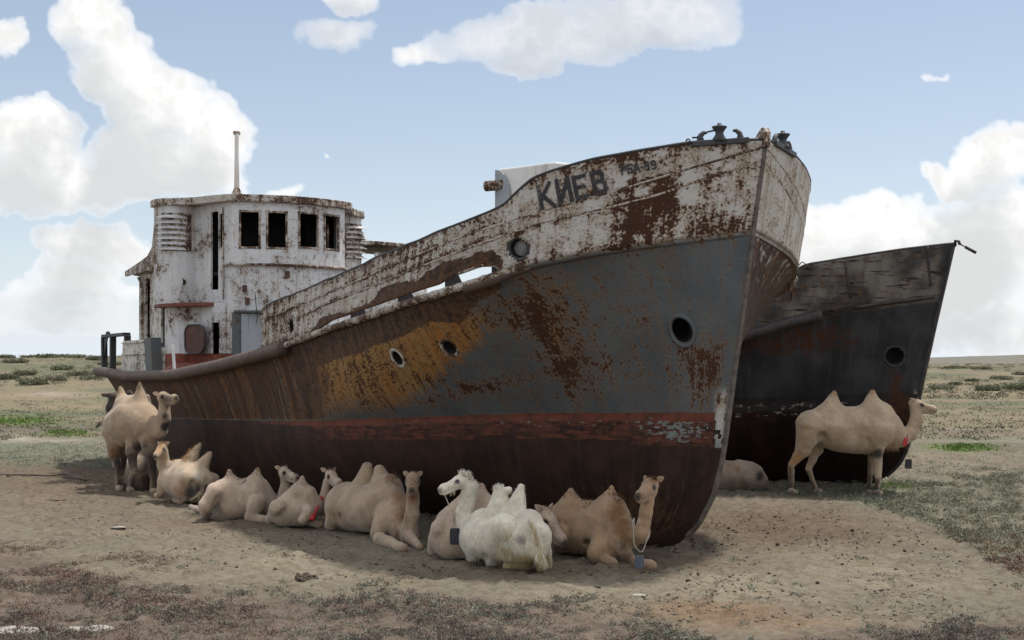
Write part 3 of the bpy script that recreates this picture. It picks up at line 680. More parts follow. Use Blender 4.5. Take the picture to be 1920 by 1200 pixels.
for i, (ch, x0, x1) in enumerate([('Р',1162,1172),('Б',1174,1184),('А',1187,1198),('-',1200,1204),('9',1207,1216),('9',1219,1229)]):
    t = lambda x: 311-(x-1162)*.16
    sm.append((ch, ((x0, t(x0)), (x1, t(x1)), (x1+2.5, t(x1)+16), (x0+2.5, t(x0)+16))))
letters(sm, 'painted_number', M_LETTER2, 3.6)
# stem head, fairleads and broken plate at the bow
top = S1.V[0, 0]; A3, N3, Z3 = np.r_[S1.a, 0], np.r_[S1.n, 0], np.array([0, 0, 1.])
mb = MB(); mb.prism([top-A3*.10+Z3*-.1-N3*.05, top+A3*.05-N3*.05-Z3*.1, top+A3*.06+Z3*.10-N3*.05, top+A3*.03+Z3*.16-N3*.05, top-A3*.03+Z3*.17-N3*.05, top-A3*.16+Z3*.05-N3*.05], N3*.10)
mb.build('stem_head', M_TRIM, ship1, bevel=.015)
def fairlead(sidev, mirror):
    """a deck fairlead: base bar, waisted centre post and two inward horns"""
    def Q(px, py, off=0):
        p, nn = S1.on(px, 275 if px < 1400 else 268, 0, rmax=2); z = H+(HY-py)/F*p[1]
        if mirror: p = p.copy(); p[:2] -= 2*((p[:2]-S1.P0)@S1.n)*S1.n
        return np.array([p[0], p[1], z])
    g = MB(); side = -N3 if not mirror else N3
    pts = [Q(1296, 271), Q(1340, 268), Q(1403, 263)]
    for p, q in zip(pts, pts[1:]): g.bar(p, q, .14, .07)
    root = g.build('fairlead', M_IRON, ship1, bevel=.008)
    c = Q(1349, 262)
    MB().lathe(c-Z3*.02, Z3, [(.12, 0), (.085, .04), (.055, .09), (.055, .12), (.085, .165), (.10, .18), (.10, .195), (.03, .2), (.03, .235), (.02, .24)], 18).build('post', M_IRON, root, True)
    for base, mid, tip in ((Q(1313, 266), Q(1314, 254), Q(1326, 249)), (Q(1389, 262), Q(1387, 250), Q(1374, 245))):
        m2 = mid*.5+tip*.5+Z3*.02
        MB().tube([base-Z3*.02, base*.5+mid*.5, mid, m2, tip], [.055, .045, .036, .03, .014], 8).build('horn', M_IRON, root, True)
    if not mirror:
        MB().tube([Q(1298, 258), Q(1306, 258), Q(1320, 249), Q(1337, 245), Q(1346, 243)], .013, 6).build('bent_rod', M_DARK, root, True)
        ringc = Q(1290, 267); MB().tube([ringc+(math.cos(t)*A3+math.sin(t)*Z3)*.045 for t in np.linspace(0, 6.28, 15)[:-1]], .010, 6, closed=True).build('ring', M_DARK, root, True)
fairlead(1, False); fairlead(1, True)
# torn plate on the far bow side
i_sil = int(np.argmax(960+F*S1.N[R0, :, 0]/S1.N[R0, :, 1])); tp = S1.N[R0+2, min(i_sil+14, NS-1)]
mb = MB()
for k, (w_, h_, t_) in enumerate([(.20, .30, .2), (.16, .14, -.25), (.12, .2, .5)]):
    o_ = -N3*.05*k+Z3*(.10-.16*k)
    mb.prism([tp+o_, tp+o_-N3*w_*.9+Z3*t_*.25, tp+o_-N3*w_+Z3*(h_*.4+t_*.2), tp+o_-N3*w_*.3+Z3*h_], A3*.03)
mb.build('torn_plate', M_RUST, ship1)
# ------------------------------------------------------------------ wheelhouse and deckhouse of the first ship
def arcpts(c, r, t0, t1, n=8, rv=None): return [(c[0]+r*math.cos(t), c[1]+(rv or r)*math.sin(t)) for t in np.linspace(t0, t1, n)]
def wall(hull, name, plan, z0, z1, holes, mat, parent, thick=.05, du=.12, frame=None, framem=None, zc=None):
    """upright plate along plan [(d,v)..] from z0 to z1; holes (pxl,pxr,zlo,zhi) or (u0,u1,zlo,zhi,'u')"""
    pl = np.array(plan, float); seg = np.hypot(*np.diff(pl, axis=0).T); U = np.r_[0, np.cumsum(seg)]
    uu = np.linspace(0, U[-1], 400); dd = np.interp(uu, U, pl[:,0]); vv = np.interp(uu, U, pl[:,1])
    P = hull.P0-np.outer(dd, hull.a)+np.outer(vv, hull.n); ppx = 960+F*P[:,0]/P[:,1]
    hs = []
    for h in holes:
        if h[-1] == 'u': hs.append(h[:4])
        else:
            a_, b_ = uu[np.argmin(abs(ppx-h[0]))], uu[np.argmin(abs(ppx-h[1]))]; hs.append((min(a_, b_), max(a_, b_), h[2], h[3]))
    us = sorted(set(np.round(np.r_[np.linspace(0, U[-1], max(2, int(U[-1]/du)+1)), U, [h[0] for h in hs], [h[1] for h in hs]], 4)))
    zs = sorted(set(np.round([z0, z1]+[h[2] for h in hs]+[h[3] for h in hs], 4)))
    us = [us[0]]+[b for a_, b in zip(us, us[1:]) if b-a_ > 1e-3]; zs = [z for z in zs if z0-1e-6 <= z <= z1+1e-6]
    V = [hull.pt(np.interp(u, U, pl[:,0]), np.interp(u, U, pl[:,1]), z) for z in zs for u in us]; n = len(us); Fc = []
    for i in range(len(zs)-1):
        for j in range(n-1):
            um, zm = (us[j]+us[j+1])/2, (zs[i]+zs[i+1])/2
            if any(h[0] < um < h[1] and h[2] < zm < h[3] for h in hs): continue
            Fc.append((i*n+j, i*n+j+1, (i+1)*n+j+1, (i+1)*n+j))
    o = mesh_obj(name, np.array(V), Fc, mat, parent); md = o.modifiers.new('plate', 'SOLIDIFY'); md.thickness = thick; md.offset = 0
    if frame:
        for h in hs:
            f = lambda u, z: hull.pt(np.interp(u, U, pl[:,0]), np.interp(u, U, pl[:,1]), z)
            um = (h[0]+h[1])/2; t = f(min(um+.02, U[-1]), 0)-f(um-.02, 0); t /= np.linalg.norm(t); nn = np.array([t[1], -t[0], 0]); c = hull.pt(pl[:,0].mean()+1.5, 0, 0)
            if nn@(f(um, 0)-c) < 0: nn = -nn
            r = .035; mb = MB(); q = [f(h[0], h[2]), f(h[1], h[2]), f(h[1], h[3]), f(h[0], h[3])]
            for p1, p2 in zip(q, q[1:]+q[:1]):
                e = (p2-p1)/np.linalg.norm(p2-p1); mb.bar(p1-e*r+nn*.03, p2+e*r+nn*.03, .05, .05, up=tuple(nn))
            mb.build(frame, framem or M_TRIM, parent if parent.type != 'EMPTY' else o, bevel=.01)
    return o
def slab(hull, name, plan, z0, z1, mat, parent, lip=0):
    poly = [hull.pt(d, v, z0) for d, v in plan]; return MB().prism(poly, (0, 0, z1-z0)).build(name, mat, parent, bevel=.012)
ZR = 6.60                                            # underside of the wheelhouse roof
front = [(15.05,1.52)]+[(14.35+.42*(v/1.5)**2, v) for v in np.linspace(1.42, -1.42, 15)]+[(15.05,-1.52)]
wh = wall(S1, 'wheelhouse', front, 5.12, ZR, [(450,487,5.52,6.38),(500,537,5.52,6.38),(560,594,5.56,6.40),(607,633,5.56,6.40)], M_WHITE, ship1, .06, frame='window_frame', framem=M_TRIM)
wall(S1, 'front_wall', [(d+.03, v*.985) for d, v in front], 2.45, 5.12, [], M_WHITE, ship1, .06)
ledge = [(d-.06, v*1.02) for d, v in front]; MB().tube([S1.pt(d, v, 5.12) for d, v in ledge], .035, 6).build('ledge', M_TRIM, wh)
# plank-like joints down the front wall
for v in np.linspace(1.15, -1.25, 9):
    d = 14.35+.42*(v/1.5)**2+.03; mb = MB(); mb.bar(S1.pt(d-.035, v, 2.6), S1.pt(d-.035, v, 5.08), .018, .012, up=tuple(A3)); mb.build('wall_joint', M_WHITE, ship1)
for sg in (1, -1):
    S = lambda L: [(d, v*sg) for d, v in L]
    nearS = sg > 0
    side = [(15.05,1.52),(16.25,1.84)]
    wall(S1, 'wheelhouse_side', S(side), 4.22, ZR, [(412,427,5.55,6.35),(397,411,4.55,6.42)] if nearS else [(.35,.75,5.5,6.35,'u')], M_WHITE, ship1, .05)
    wing = [(16.25,1.84),(16.16,2.1),(16.14,2.28)]+arcpts((16.52,2.28), .38, math.pi, math.pi/2, 8)+[(16.85,2.66)]
    wing = [(d, v) for d, v in wing]
    wg = wall(S1, 'wing_wall', S(wing), 4.22, ZR, [], M_WHITE, ship1, .05)
    # ventilation louvres on the wing
    lw = [(16.19,1.96),(16.14,2.1),(16.12,2.28)]+arcpts((16.52,2.28), .40, math.pi, 2.0, 6)
    wall(S1, 'louvre_back', S([(d-.012, v) for d, v in lw]), 5.50, 6.42, [], M_TRIM, wg, .02)
    mb = MB()
    for k in range(7):
        z = 5.52+k*.128
        for (d1, v1), (d2, v2) in zip(lw, lw[1:]):
            a_ = S1.pt(d1, v1*sg, z+.10); b_ = S1.pt(d2, v2*sg, z+.10); c = S1.P0-17.2*S1.a; 
            oa = np.r_[(a_[:2]-c)/np.linalg.norm(a_[:2]-c), 0]*.15; ob = np.r_[(b_[:2]-c)/np.linalg.norm(b_[:2]-c), 0]*.15
            mb.prism([a_, b_, b_+ob-Z3*.08, a_+oa-Z3*.08], (0, 0, -.018))
    mb.build('louvre', M_WHITE, wg)
    # lower deckhouse
    hsl = [(304,311,3.18,5.0),(275,283,3.3,4.95),(257,264,3.35,4.92)] if nearS else []
    low_ = [(15.9,1.9),(16.05,2.05)]+arcpts((16.45,2.05), .4, math.pi, math.pi/2, 6)[1:]+[(19.0,2.42)]+arcpts((19.0,2.02), .4, math.pi/2, 0, 5)[1:]
    k_ = [q for q in low_ if q[0] < 16.6]+[(16.75,2.42)]; k2 = [(16.68,2.44)]+[q for q in low_ if q[0] >= 16.6]
    wall(S1, 'deckhouse_corner', S(k_), 2.3, 4.14, [], M_WHITE, ship1, .05)
    dh = wall(S1, 'deckhouse_side', S(k2), 2.3, 5.08, hsl, M_WHITE2, ship1, .05)
    wall(S1, 'deckhouse_front', S([(14.98,1.50),(15.02,1.72),(15.9,1.9)]), 2.3, 4.22, [(398,411,3.0,3.75)] if nearS else [], M_WHITE, ship1, .05)
    slab(S1, 'bridge_wing', S([(15.0,1.50),(15.15,2.0),(15.9,2.5),(16.5,2.68),(16.85,2.68),(16.85,1.5)]), 4.14, 4.23, M_RED, ship1)
    # curved coaming running down from the wing to the after house roof
    prof = [(16.5,5.25),(16.5,ZR),(16.75,ZR-.05),(16.85,6.1),(17.0,5.66),(17.4,5.46),(18.1,5.36),(19.5,5.20),(19.5,5.07),(17.1,5.1)]
    MB().prism([S1.pt(d, 2.69*sg, z) for d, z in prof], N3*-.05*sg).build('coaming', M_TRIM, ship1)
    wall(S1, 'wheelhouse_after_side', S([(16.86,2.60),(17.2,2.1),(17.9,1.6)]), 5.08, 5.9, [], M_WHITE2, ship1, .05)
wall(S1, 'inner_bulkhead', [(16.3,1.75),(16.3,-1.75)], 2.4, ZR, [(2.3,2.8,5.5,6.3,'u')], M_BLACK, ship1, .04)  # black partition added so the door slit looks into shade
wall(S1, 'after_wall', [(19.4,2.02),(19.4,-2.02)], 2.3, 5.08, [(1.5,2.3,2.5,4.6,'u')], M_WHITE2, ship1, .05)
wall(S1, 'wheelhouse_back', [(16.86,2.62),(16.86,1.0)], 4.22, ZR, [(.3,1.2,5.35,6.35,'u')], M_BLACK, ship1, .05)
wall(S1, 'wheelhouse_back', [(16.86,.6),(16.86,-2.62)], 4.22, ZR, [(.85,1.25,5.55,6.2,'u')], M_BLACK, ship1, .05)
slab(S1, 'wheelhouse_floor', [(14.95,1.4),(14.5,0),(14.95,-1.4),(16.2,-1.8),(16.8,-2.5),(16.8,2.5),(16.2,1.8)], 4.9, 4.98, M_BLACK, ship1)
slab(S1, 'deckhouse_roof', [(16.5,2.63),(18.2,2.63),(19.2,2.55),(19.6,2.2),(19.7,0),(19.6,-2.2),(19.2,-2.55),(18.2,-2.63),(16.5,-2.63)], 5.08, 5.16, M_TRIM, ship1)
rp = [(14.20+.42*(v/1.5)**2, v) for v in np.linspace(1.6, -1.6, 13)]
roofp = [(16.9,2.76),(16.6,2.78)]+arcpts((16.55,2.26), .52, math.pi/2, math.pi*.9, 5)+[(15.6,2.05),(15.0,1.78)]+rp+[(15.0,-1.78),(15.6,-2.05)]+[(d, -v) for d, v in arcpts((16.55,2.26), .52, math.pi*.9, math.pi/2, 5)]+[(16.6,-2.78),(16.9,-2.76)]
rf = slab(S1, 'wheelhouse_roof', roofp, ZR, ZR+.17, M_TRIM, ship1)
mb = MB(); mb.lathe(S1.pt(15.3,1.12,ZR+.16), Z3, [(.17, 0), (.15, .06), (.06, .27)], 4).build('mast_foot', M_TRIM, ship1)
mt = MB().lathe(S1.pt(15.3,1.12,ZR+.4), Z3, [(.065, 0), (.055, .7), (.05, 1.28), (.055, 1.3)], 10).build('mast', M_CLEAN, ship1, True)
MB().box(S1.pt(15.3,1.12,ZR+1.74), A3*.09, N3*.17, Z3*.09).add(*[[], []]).build('mast_cap', M_TRIM, mt, bevel=.02)
# inside of the wheelhouse: a leaning board in the right window, a post
MB().bar(S1.pt(14.95,-1.05,5.40), S1.pt(14.95,-1.05,6.22), .26, .05, up=tuple(N3)).build('instrument_board', M_TRIM, ship1)
# door case beside the front wall
fx = S1.dof(447, 1.5)
dc = MB(); fp = lambda v, z, o=.0: S1.pt(14.35+.42*(v/1.5)**2-.05-o, v, z)
dc.bar(fp(1.36,2.45,.08), fp(1.36,3.98,.08), .16, .22, up=tuple(N3)); dc.bar(fp(.62,2.45,.06), fp(.62,3.98,.06), .08, .16, up=tuple(N3)); dc.bar(fp(1.44,4.0,.10), fp(.40,4.0,.10), .26, .06)
dcase = dc.build('door_case', M_HULLGREY, ship1, bevel=.01)
MB().bar(fp(1.0,2.45,.015), fp(1.0,3.95,.015), .04, .60, up=tuple(N3)).build('door', M_GREYP, dcase)
MB().tube([fp(1.15,2.5,.07), fp(1.13,3.9,.07)], .02, 6).build('pipe', M_HULLGREY, dcase)
# hatch cover with rounded corners, leaning at the recess, and low rusty coaming
hc_ = S1.pt(15.55, 2.02, 3.36); t_ = (S1.pt(15.9,1.93,0)-S1.pt(15.02,1.72,0)); t_ /= np.linalg.norm(t_); nn_ = np.array([t_[1], -t_[0], 0]); nn_ = nn_ if nn_[1] < 0 else -nn_
hx, hy = .34, .34; poly = []
for cx, cy, a0 in ((hx-.2, hy-.2, 0), (-hx+.2, hy-.2, 90), (-hx+.2, -hy+.2, 180), (hx-.2, -hy+.2, 270)):
    for k in range(6): a = math.radians(a0+k*18); poly.append(hc_+t_*1.25*(cx+.2*math.cos(a))+Z3*(cy+.2*math.sin(a)))
hcv = MB().prism(poly, nn_*.07).build('hatch_cover', M_HATCH, ship1, bevel=.02)
MB().tube([q+nn_*.075 for q in poly], .022, 6, closed=True).build('rim', M_IRON, hcv)
MB().lathe(S1.pt(15.6,2.25,2.42), Z3, [(.60, 0), (.55, .22), (.35, .34), (.02, .38)], 20).build('deck_coaming', M_RED, ship1)
# after deck fittings: black bitts frame, white box, leaning stanchion
dq, vq = S1.dof(212, 2.0), 2.0
bt = MB(); z0 = 2.62
for dd_, vv_ in ((21.9,2.15),(20.75,2.45)):
    pass
b0, b1 = S1.pt(S1.dof(196,2.12),2.12,z0), S1.pt(S1.dof(238,2.2),2.2,z0)
E3 = (b1-b0)/np.linalg.norm(b1-b0)
root = MB().bar(b0+Z3*.98, b1+Z3*.98, .2, .09).build('towing_frame', M_DARK, ship1, bevel=.01)
for q, lean in ((b0, .1), (b0*.62+b1*.38, -.05), (b1, -.1)):
    MB().bar(q, q+Z3*.95+E3*lean*-.5, .16, .17, up=tuple(E3)).build('post', M_DARK, root, bevel=.01)
MB().prism([b0+Z3*.94+E3*.02, b0+Z3*.94+E3*.5, b0+Z3*.62+E3*.24, b0+Z3*.3+E3*.08, b0+Z3*.05+E3*.05], np.r_[S1.n,0]*.03).build('gusset', M_DARK, root)
MB().ball(b0+Z3*1.05+E3*.45, .07).build('knob', M_DARK, root)
c0 = S1.pt(S1.dof(250, 2.72), 2.72, 2.52); mb = MB()
poly = [c0-A3*1.2, c0+A3*1.15, c0+A3*.95+Z3*.86, c0-A3*1.02+Z3*.86]
bx = MB().prism(poly, -N3*.5).build('deck_box', M_WHITE2, ship1, bevel=.015)
for zf in (.50, .80): MB().tube([c0+Z3*zf-A3*(1.2-.2*zf)+N3*.015, c0+Z3*zf+A3*(1.15-.2*zf)+N3*.015], .02, 6).build('rib', M_WHITE2, bx)
MB().prism([c0+A3*1.17, c0+A3*1.75, c0+A3*1.55+Z3*.9, c0+A3*.98+Z3*.88], -N3*.4).build('box_end', M_HULLGREY, ship1)
s0 = S1.pt(S1.dof(324, 2.75), 2.72, 2.5); MB().bar(s0+A3*.06, s0-A3*.1+Z3*.72, .12, .04, up=tuple(N3)).build('stanchion', M_CLEAN, ship1)
# pipe down the after corner of the deckhouse
q = S1.pt(19.2,2.48,0); MB().tube([S1.pt(18.9,2.5,5.0), S1.pt(18.65,2.5,4.85), S1.pt(18.55,2.5,4.5), S1.pt(18.55,2.5,2.7)], .035, 7).build('drain_pipe', M_TRIM, ship1, True)
# white hooded companionway with a horn pipe on the fore deck
hd = lambda u, z: S1.pt(3.0-u, -.3, z)
wx0 = S1.dof(932, .35); Yc = S1.pt(wx0, .35, 0)[1]; zt = H+(HY-317)/F*Yc
pl = [(wx0, 3.9), (wx0, zt-.04), (wx0-.04, zt)]+[(wx0-.25-1.6*t, zt-.02-.10*t) for t in (0, .5, 1)]+[(wx0-1.85, 3.9)]
cw = MB().prism([S1.pt(d, .35, z) for d, z in pl], -N3*1.0).build('companionway', M_CLEAN, ship1, bevel=.03)
MB().prism([S1.pt(wx0+.012, .35, zt-.02)]+[S1.pt(wx0-.5*math.sin(t), .37, zt-.62+.60*math.cos(t)) for t in np.linspace(0, 1.5, 8)]+[S1.pt(wx0-.5, .37, 4.2), S1.pt(wx0+.012, .37, 4.2)], N3*.02).build('cheek_plate', M_GREYP, cw)
hp = at(924, 348, Yc-.1); dirp = np.array([.95,-.3,.05]); dirp /= np.linalg.norm(dirp)
hn = MB().lathe(hp-dirp*.15, dirp, [(.07,0),(.09,.02),(.09,.2),(.075,.22),(.075,.28),(.105,.3),(.105,.36),(.075,.36),(.06,.15)], 18, caps=False).build('horn_pipe', M_TRIM, cw, True)
MB().lathe(hp-dirp*.15, dirp, [(.004,.2),(.07,.2)], 14, caps=False).build('recess', M_BLACK, hn)

# small fittings on the house: lamp bracket, conduit, loose wire, oval port
for v, z in ((1.18, 4.55), (1.12, 4.25), (1.30, 3.95), (.2, 4.9)):
    MB().box(S1.pt(14.35+.42*(v/1.5)**2-.03, v, z), A3*.09, N3*.09, Z3*.16).build('bracket', M_RUST, ship1, bevel=.01)
MB().tube(smooth_pts([S1.pt(14.33, 1.0, 4.4), S1.pt(14.26, 1.02, 4.2), S1.pt(14.27, .98, 3.9), S1.pt(14.22, 1.03, 3.7)], 5), .010, 5).build('loose_wire', M_DARK, ship1, True)
MB().tube([S1.pt(15.02, 1.56, 6.5), S1.pt(15.0, 1.56, 4.3)], .018, 6).build('conduit', M_TRIM, ship1, True)
MB().tube(smooth_pts([S1.pt(14.15, -1.2, ZR+.02), S1.pt(14.1, -1.3, 6.35), S1.pt(14.2, -1.32, 6.15)], 5), .008, 5).build('loose_wire', M_DARK, ship1, True)
nw_ = (S1.pt(16.0, 2.2, 0)-S1.pt(16.6, 2.1, 0)); nw_ /= np.linalg.norm(nw_); pc_ = S1.pt(16.13, 2.18, 4.75)
pr_ = MB().lathe(pc_-nw_*.02, nw_, [(.07, 0), (.075, .035), (.10, .03), (.105, 0)], 18, caps=False).build('side_port', M_TRIM, ship1, True)
MB().lathe(pc_+nw_*.006, nw_, [(.003, 0), (.078, 0)], 16, caps=False).build('recess', M_BLACK, pr_)  # flat black disc painted as the port's shaded hollow, no opening cut
# ------------------------------------------------------------------ second shipwreck, dark, beyond the first
def mat_hull2():
    m, nt, bs = new_mat('burnt_dark_hull_paint'); A = nt.attr('pA').outputs['Color']; hc = nt.attr('hc').outputs['Vector']
    band, rust, stripe = nt.sep(A); low = nt.attr('bare').outputs['Fac']
    n1 = nt.noise(hc, 1.1, 6, .6); n2 = nt.noise(hc, 5.5, 7, .64); n3 = nt.noise(hc, 22, 5, .65)
    hs = nt.noise(nt.vmul(hc, (1.2, 9, 1)), 1.5, 7, .68); vs = nt.noise(nt.vmul(hc, (8, .7, 1)), 1.0, 6, .6)
    c = nt.mix(nt.step(n1, .35, .68), (.022,.022,.024), (.050,.049,.051))
    c = nt.mix(nt.mul(nt.step(vs, .5, .75), .5), c, (.07,.07,.072))
    b = nt.mix(nt.step(n1, .40, .62), (.050,.046,.043), (.165,.15,.133))
    b = nt.mix(nt.step(hs, .54, .62), b, (.022,.018,.017)); b = nt.mix(nt.mul(nt.step(n2, .52, .68), .7), b, (.13,.075,.04))
    b = nt.mix(nt.mul(nt.step(vs, .48, .72), .5), b, (.035,.030,.030))
    c = nt.mix(band, c, b)
    c = nt.mix(low, c, nt.mix(nt.step(n1, .3, .7), (.010,.0065,.006), (.028,.012,.009)))
    r = nt.add(rust, nt.mul(nt.m('SUBTRACT', nt.add(nt.mul(n2, .6), nt.mul(n3, .4)), .5), 2.0))
    c = nt.mix(nt.step(r, .42, .6), c, nt.mix(n3, (.030,.013,.009), (.085,.034,.018)))
    p = nt.add(stripe, nt.mul(nt.m('SUBTRACT', nt.add(nt.mul(hs, .5), nt.mul(n2, .5)), .5), 2.2))
    c = nt.mix(nt.step(p, .50, .57), c, (.20,.185,.15))
    nt.set(bs, 'Base Color', c); nt.set(bs, 'Roughness', .72); nt.set(bs, 'Specular IOR Level', .14)
    bump(nt, bs, nt.add(n2, nt.mul(hs, .6)), .5, .02); return m
M_HULL2 = mat_hull2()
M_BURNT = mat_plain('burnt_iron', (.018,.016,.016), (.05,.042,.038), 6, .7)
Q0 = ground_xy(1612, 918)
S2 = Hull(Q0, math.radians(38), [(1790,452),(1765,560),(1738,680),(1722,755),(1702,840),(1690,866),(1668,890),(1640,906)],
    dict(B=3.0, L=8.5, p=2.2, dend=21.5, Ls=6.0, curve=[(1789,457),(1700,467),(1600,482),(1497,499),(1486,507),(1470,527),(1440,548),(1300,580),(900,650),(600,660)]),
    dict(B=2.95, L=9.0, p=2.2, dend=21.5, Ls=6.0, curve=[(1766,553),(1590,577),(1500,598),(1405,625),(1200,655),(900,690),(600,690)]),
    dict(B=2.6, L=11, p=1.8, dend=20, Ls=7.0, curve=[(1722,752),(1500,755),(1370,758),(600,760)]), NS=300, rows=(18, 30, 28))
ship2 = empty('shipwreck', (Q0[0], Q0[1], 0), 'burnt black ship hull standing behind the grey ship, at the right', 'ship')
dent_hull(S2, .014)
a0, a1, a2 = S2.rows; X2, Y2 = S2.px, S2.py; r2 = np.arange(S2.nr)[:, None]*np.ones((1, S2.NS))
J = fbm(X2/16, Y2/16, o=3)-.5; JX, JY = X2+J*16, Y2+J[::-1]*14
band = np.where(r2 < a0+2, 1.0, 0)*sst(-JX, -1768, -1755)
rst = .20+np.where(r2 > a0, .22*blob(1500,620,120,18)+.3*blob(1450,650,120,20)+.28*blob(1680,720,18,40)+.22*blob(1700,770,60,60)+.15*blob(1560,640,80,30), .1*blob(1560,560,60,14)+.22*blob(1430,560,60,30))
zw2 = S2.Z['w'][None, :]; z2 = S2.V[..., 2]
low2 = np.where(r2 >= a0+a1+3, 1.0, np.where(r2 >= a0+a1-2, .5, 0)); 
strp = np.where((z2 < zw2+.03) & (z2 > zw2-.30) & (r2 > a0), .42, .0)*sst(-X2, -1640, -1600)*1.0 + .30*blob(1700,775,30,40)+.42*np.exp(-(((X2-1716)/9)**2+((Y2-725)/26)**2))+.16*blob(1570,660,60,12)+.18*blob(1440,665,50,14)
rst = np.where((z2 < zw2+.05) & (z2 > zw2-.5), rst+.12, rst)
arc2 = np.cumsum(np.r_[0, np.hypot(*np.diff(S2.V[a0, :, :2], axis=0).T)])[None, :]*np.ones((S2.nr, 1))
hc2 = np.stack([arc2+100, z2, np.zeros_like(z2)], -1); c2 = np.stack([band, rst, strp, np.ones_like(X2)], -1)
ATT2 = {'pA': ('FLOAT_COLOR', (c2, c2)), 'hc': ('FLOAT_VECTOR', (hc2, hc2)), 'bare': ('FLOAT', (low2[..., None], low2[..., None]))}
ones2 = np.ones((S2.nr-1, S2.NS-1), bool)
# dents in the bow plating
dent = (.05*np.exp(-(((X2-1765)/10)**2+((Y2-500)/8)**2))-.06*np.exp(-(((X2-1758)/12)**2+((Y2-516)/7)**2))+.05*np.exp(-(((X2-1763)/11)**2+((Y2-533)/7)**2))+.04*(fbm(X2/40, Y2/26, o=2)-.5))*np.where(r2 < a0+3, 1, .6)
dent[:, 0] = 0
S2.V = S2.V+dent[..., None]*np.r_[S2.n, 0]
pw, nw = S2.on(1678, 668); cen2 = (S2.V[:-1,:-1]+S2.V[1:,1:]+S2.V[1:,:-1]+S2.V[:-1,1:])/4
h2 = np.linalg.norm(cen2-pw, axis=-1) < .20
S2.sheet('hull', a0, S2.nr-1, (ones2[a0:] & ~h2[a0:], ones2[a0:]), M_HULL2, ship2, ATT2)
S2.sheet('bulwark', 0, a0, (ones2[:a0], ones2[:a0]), M_HULL2, ship2, ATT2, solid=.04).modifiers['plate'].offset = 0
Vd = np.concatenate([S2.V[a0]-[0,0,.06], S2.N[a0]-[0,0,.06]]); mesh_obj('deck', Vd, [(i, i+1, S2.NS+i+1, S2.NS+i) for i in range(1, S2.NS-1)], M_DECK, ship2)
B3, T3 = np.r_[S2.a, 0], np.r_[S2.n, 0]
def tube2(pts, r, name, mat, off=.01):
    P = []
    for (x1, y1), (x2, y2) in zip(pts, pts[1:]):
        k = max(2, int(math.hypot(x2-x1, y2-y1)/12)); P += [S2.on(x1+(x2-x1)*i/k, y1+(y2-y1)*i/k, off)[0] for i in range(k)]
    return MB().tube(P, r, 7).build(name, mat, ship2, True)
tube2([(1752,556),(1650,569),(1590,578)], .045, 'rubbing_strake', M_HULL2B if False else M_BURNT)
tube2([(1540,588),(1480,603),(1400,626),(1340,640)], .12, 'fender_tube', M_BURNT, .05)
tube2([(1583,490),(1590,530),(1596,572)], .03, 'plate_seam', M_BURNT); tube2([(1738,460),(1741,500),(1746,548)], .035, 'plate_seam', M_BURNT)
sp = [S2.V[r, 0] for r in range(0, S2.nr-6, 2)]; mb = MB()
for p, q in zip(sp, sp[1:]): mb.bar(p, q, .06, .07, up=tuple(T3))
mb.build('stem_bar', M_BURNT, ship2)
MB().tube([S2.V[0, i]+[0,0,.01] for i in range(0, S2.NS, 2)], .03, 6).build('bulwark_cap', M_BURNT, ship2, True)
MB().tube([S2.N[0, i]+[0,0,.01] for i in range(0, S2.NS, 2)], .03, 6).build('bulwark_cap', M_BURNT, ship2, True)
f = MB().lathe(pw, nw, [(.19,-.03),(.195,.008),(.215,.016),(.235,.008),(.24,-.02)], 26, caps=False).build('hawse_pipe', M_BURNT, ship2, True)
MB().lathe(pw-nw*.3, nw, [(.004,0),(.17,0),(.20,.3)], 24, caps=False).build('recess', M_BLACK, f, True)
# shackle and bottle screw hanging off the stem head
tp = S2.V[0, 0]; tb = MB().tube([tp-Z3*.05+B3*.02, tp+Z3*.07+B3*.03, tp+Z3*.05+B3*.10, tp-Z3*.02+B3*.12], .035, 8).build('shackle', M_BURNT, ship2, True)
YY = tp[1]; e0, e1, e2 = at(1797, 456, YY), at(1808, 462, YY), at(1830, 474, YY)
MB().tube([e0, e1, (e1*.9+e2*.1)], [.02,.012,.02], 8).build('eye_bolt', M_BURNT, tb, True); MB().tube([e1*.9+e2*.1, e2], .033, 8).build('turnbuckle', M_BURNT, tb, True)
pr = S2.on(1510, 497, 0, rmax=2)[0]; MB().tube([pr+B3*(t-.15)+Z3*(.07*math.sin(t*20)) for t in np.linspace(0, .35, 12)], .012, 6).build('bent_rail', M_BURNT, ship2, True)
# its white wheelhouse, seen between the first ship's bulwark and house
d7 = S2.dof(668, 1.4); dB = S2.dof(668, 1.45)
wp = [(dB+2.0,1.5),(dB,1.45),(dB-.25,.7),(dB-.32,0),(dB-.25,-.7),(dB,-1.45),(dB+2.0,-1.5)]
YW = S2.pt(dB, 1.0, 0)[1]; zr = H+(HY-459)/F*YW; zw_ = H+(HY-474)/F*YW; zl_ = H+(HY-503)/F*YW
wh2 = wall(S2, 'wheelhouse', wp, 2.6, zr, [(674,703,zl_,zw_),(712,728,zl_,zw_),(738,756,zl_,zw_)], M_WHITE, ship2, .06)
wall(S2, 'wheelhouse_back', [(dB+2.0,1.5),(dB+2.0,-1.5)], 2.6, zr, [(.25,1.0,zl_-.1,zw_-.25,'u'),(1.5,2.2,zl_-.1,zw_-.25,'u')], M_BLACK, wh2, .05)
slab(S2, 'wheelhouse_roof', [(dB+2.05,1.54),(dB-.03,1.49),(dB-.28,.72),(dB-.35,0),(dB-.28,-.72),(dB-.03,-1.49),(dB+2.05,-1.54)], zr, zr+.10, M_TRIM, ship2)
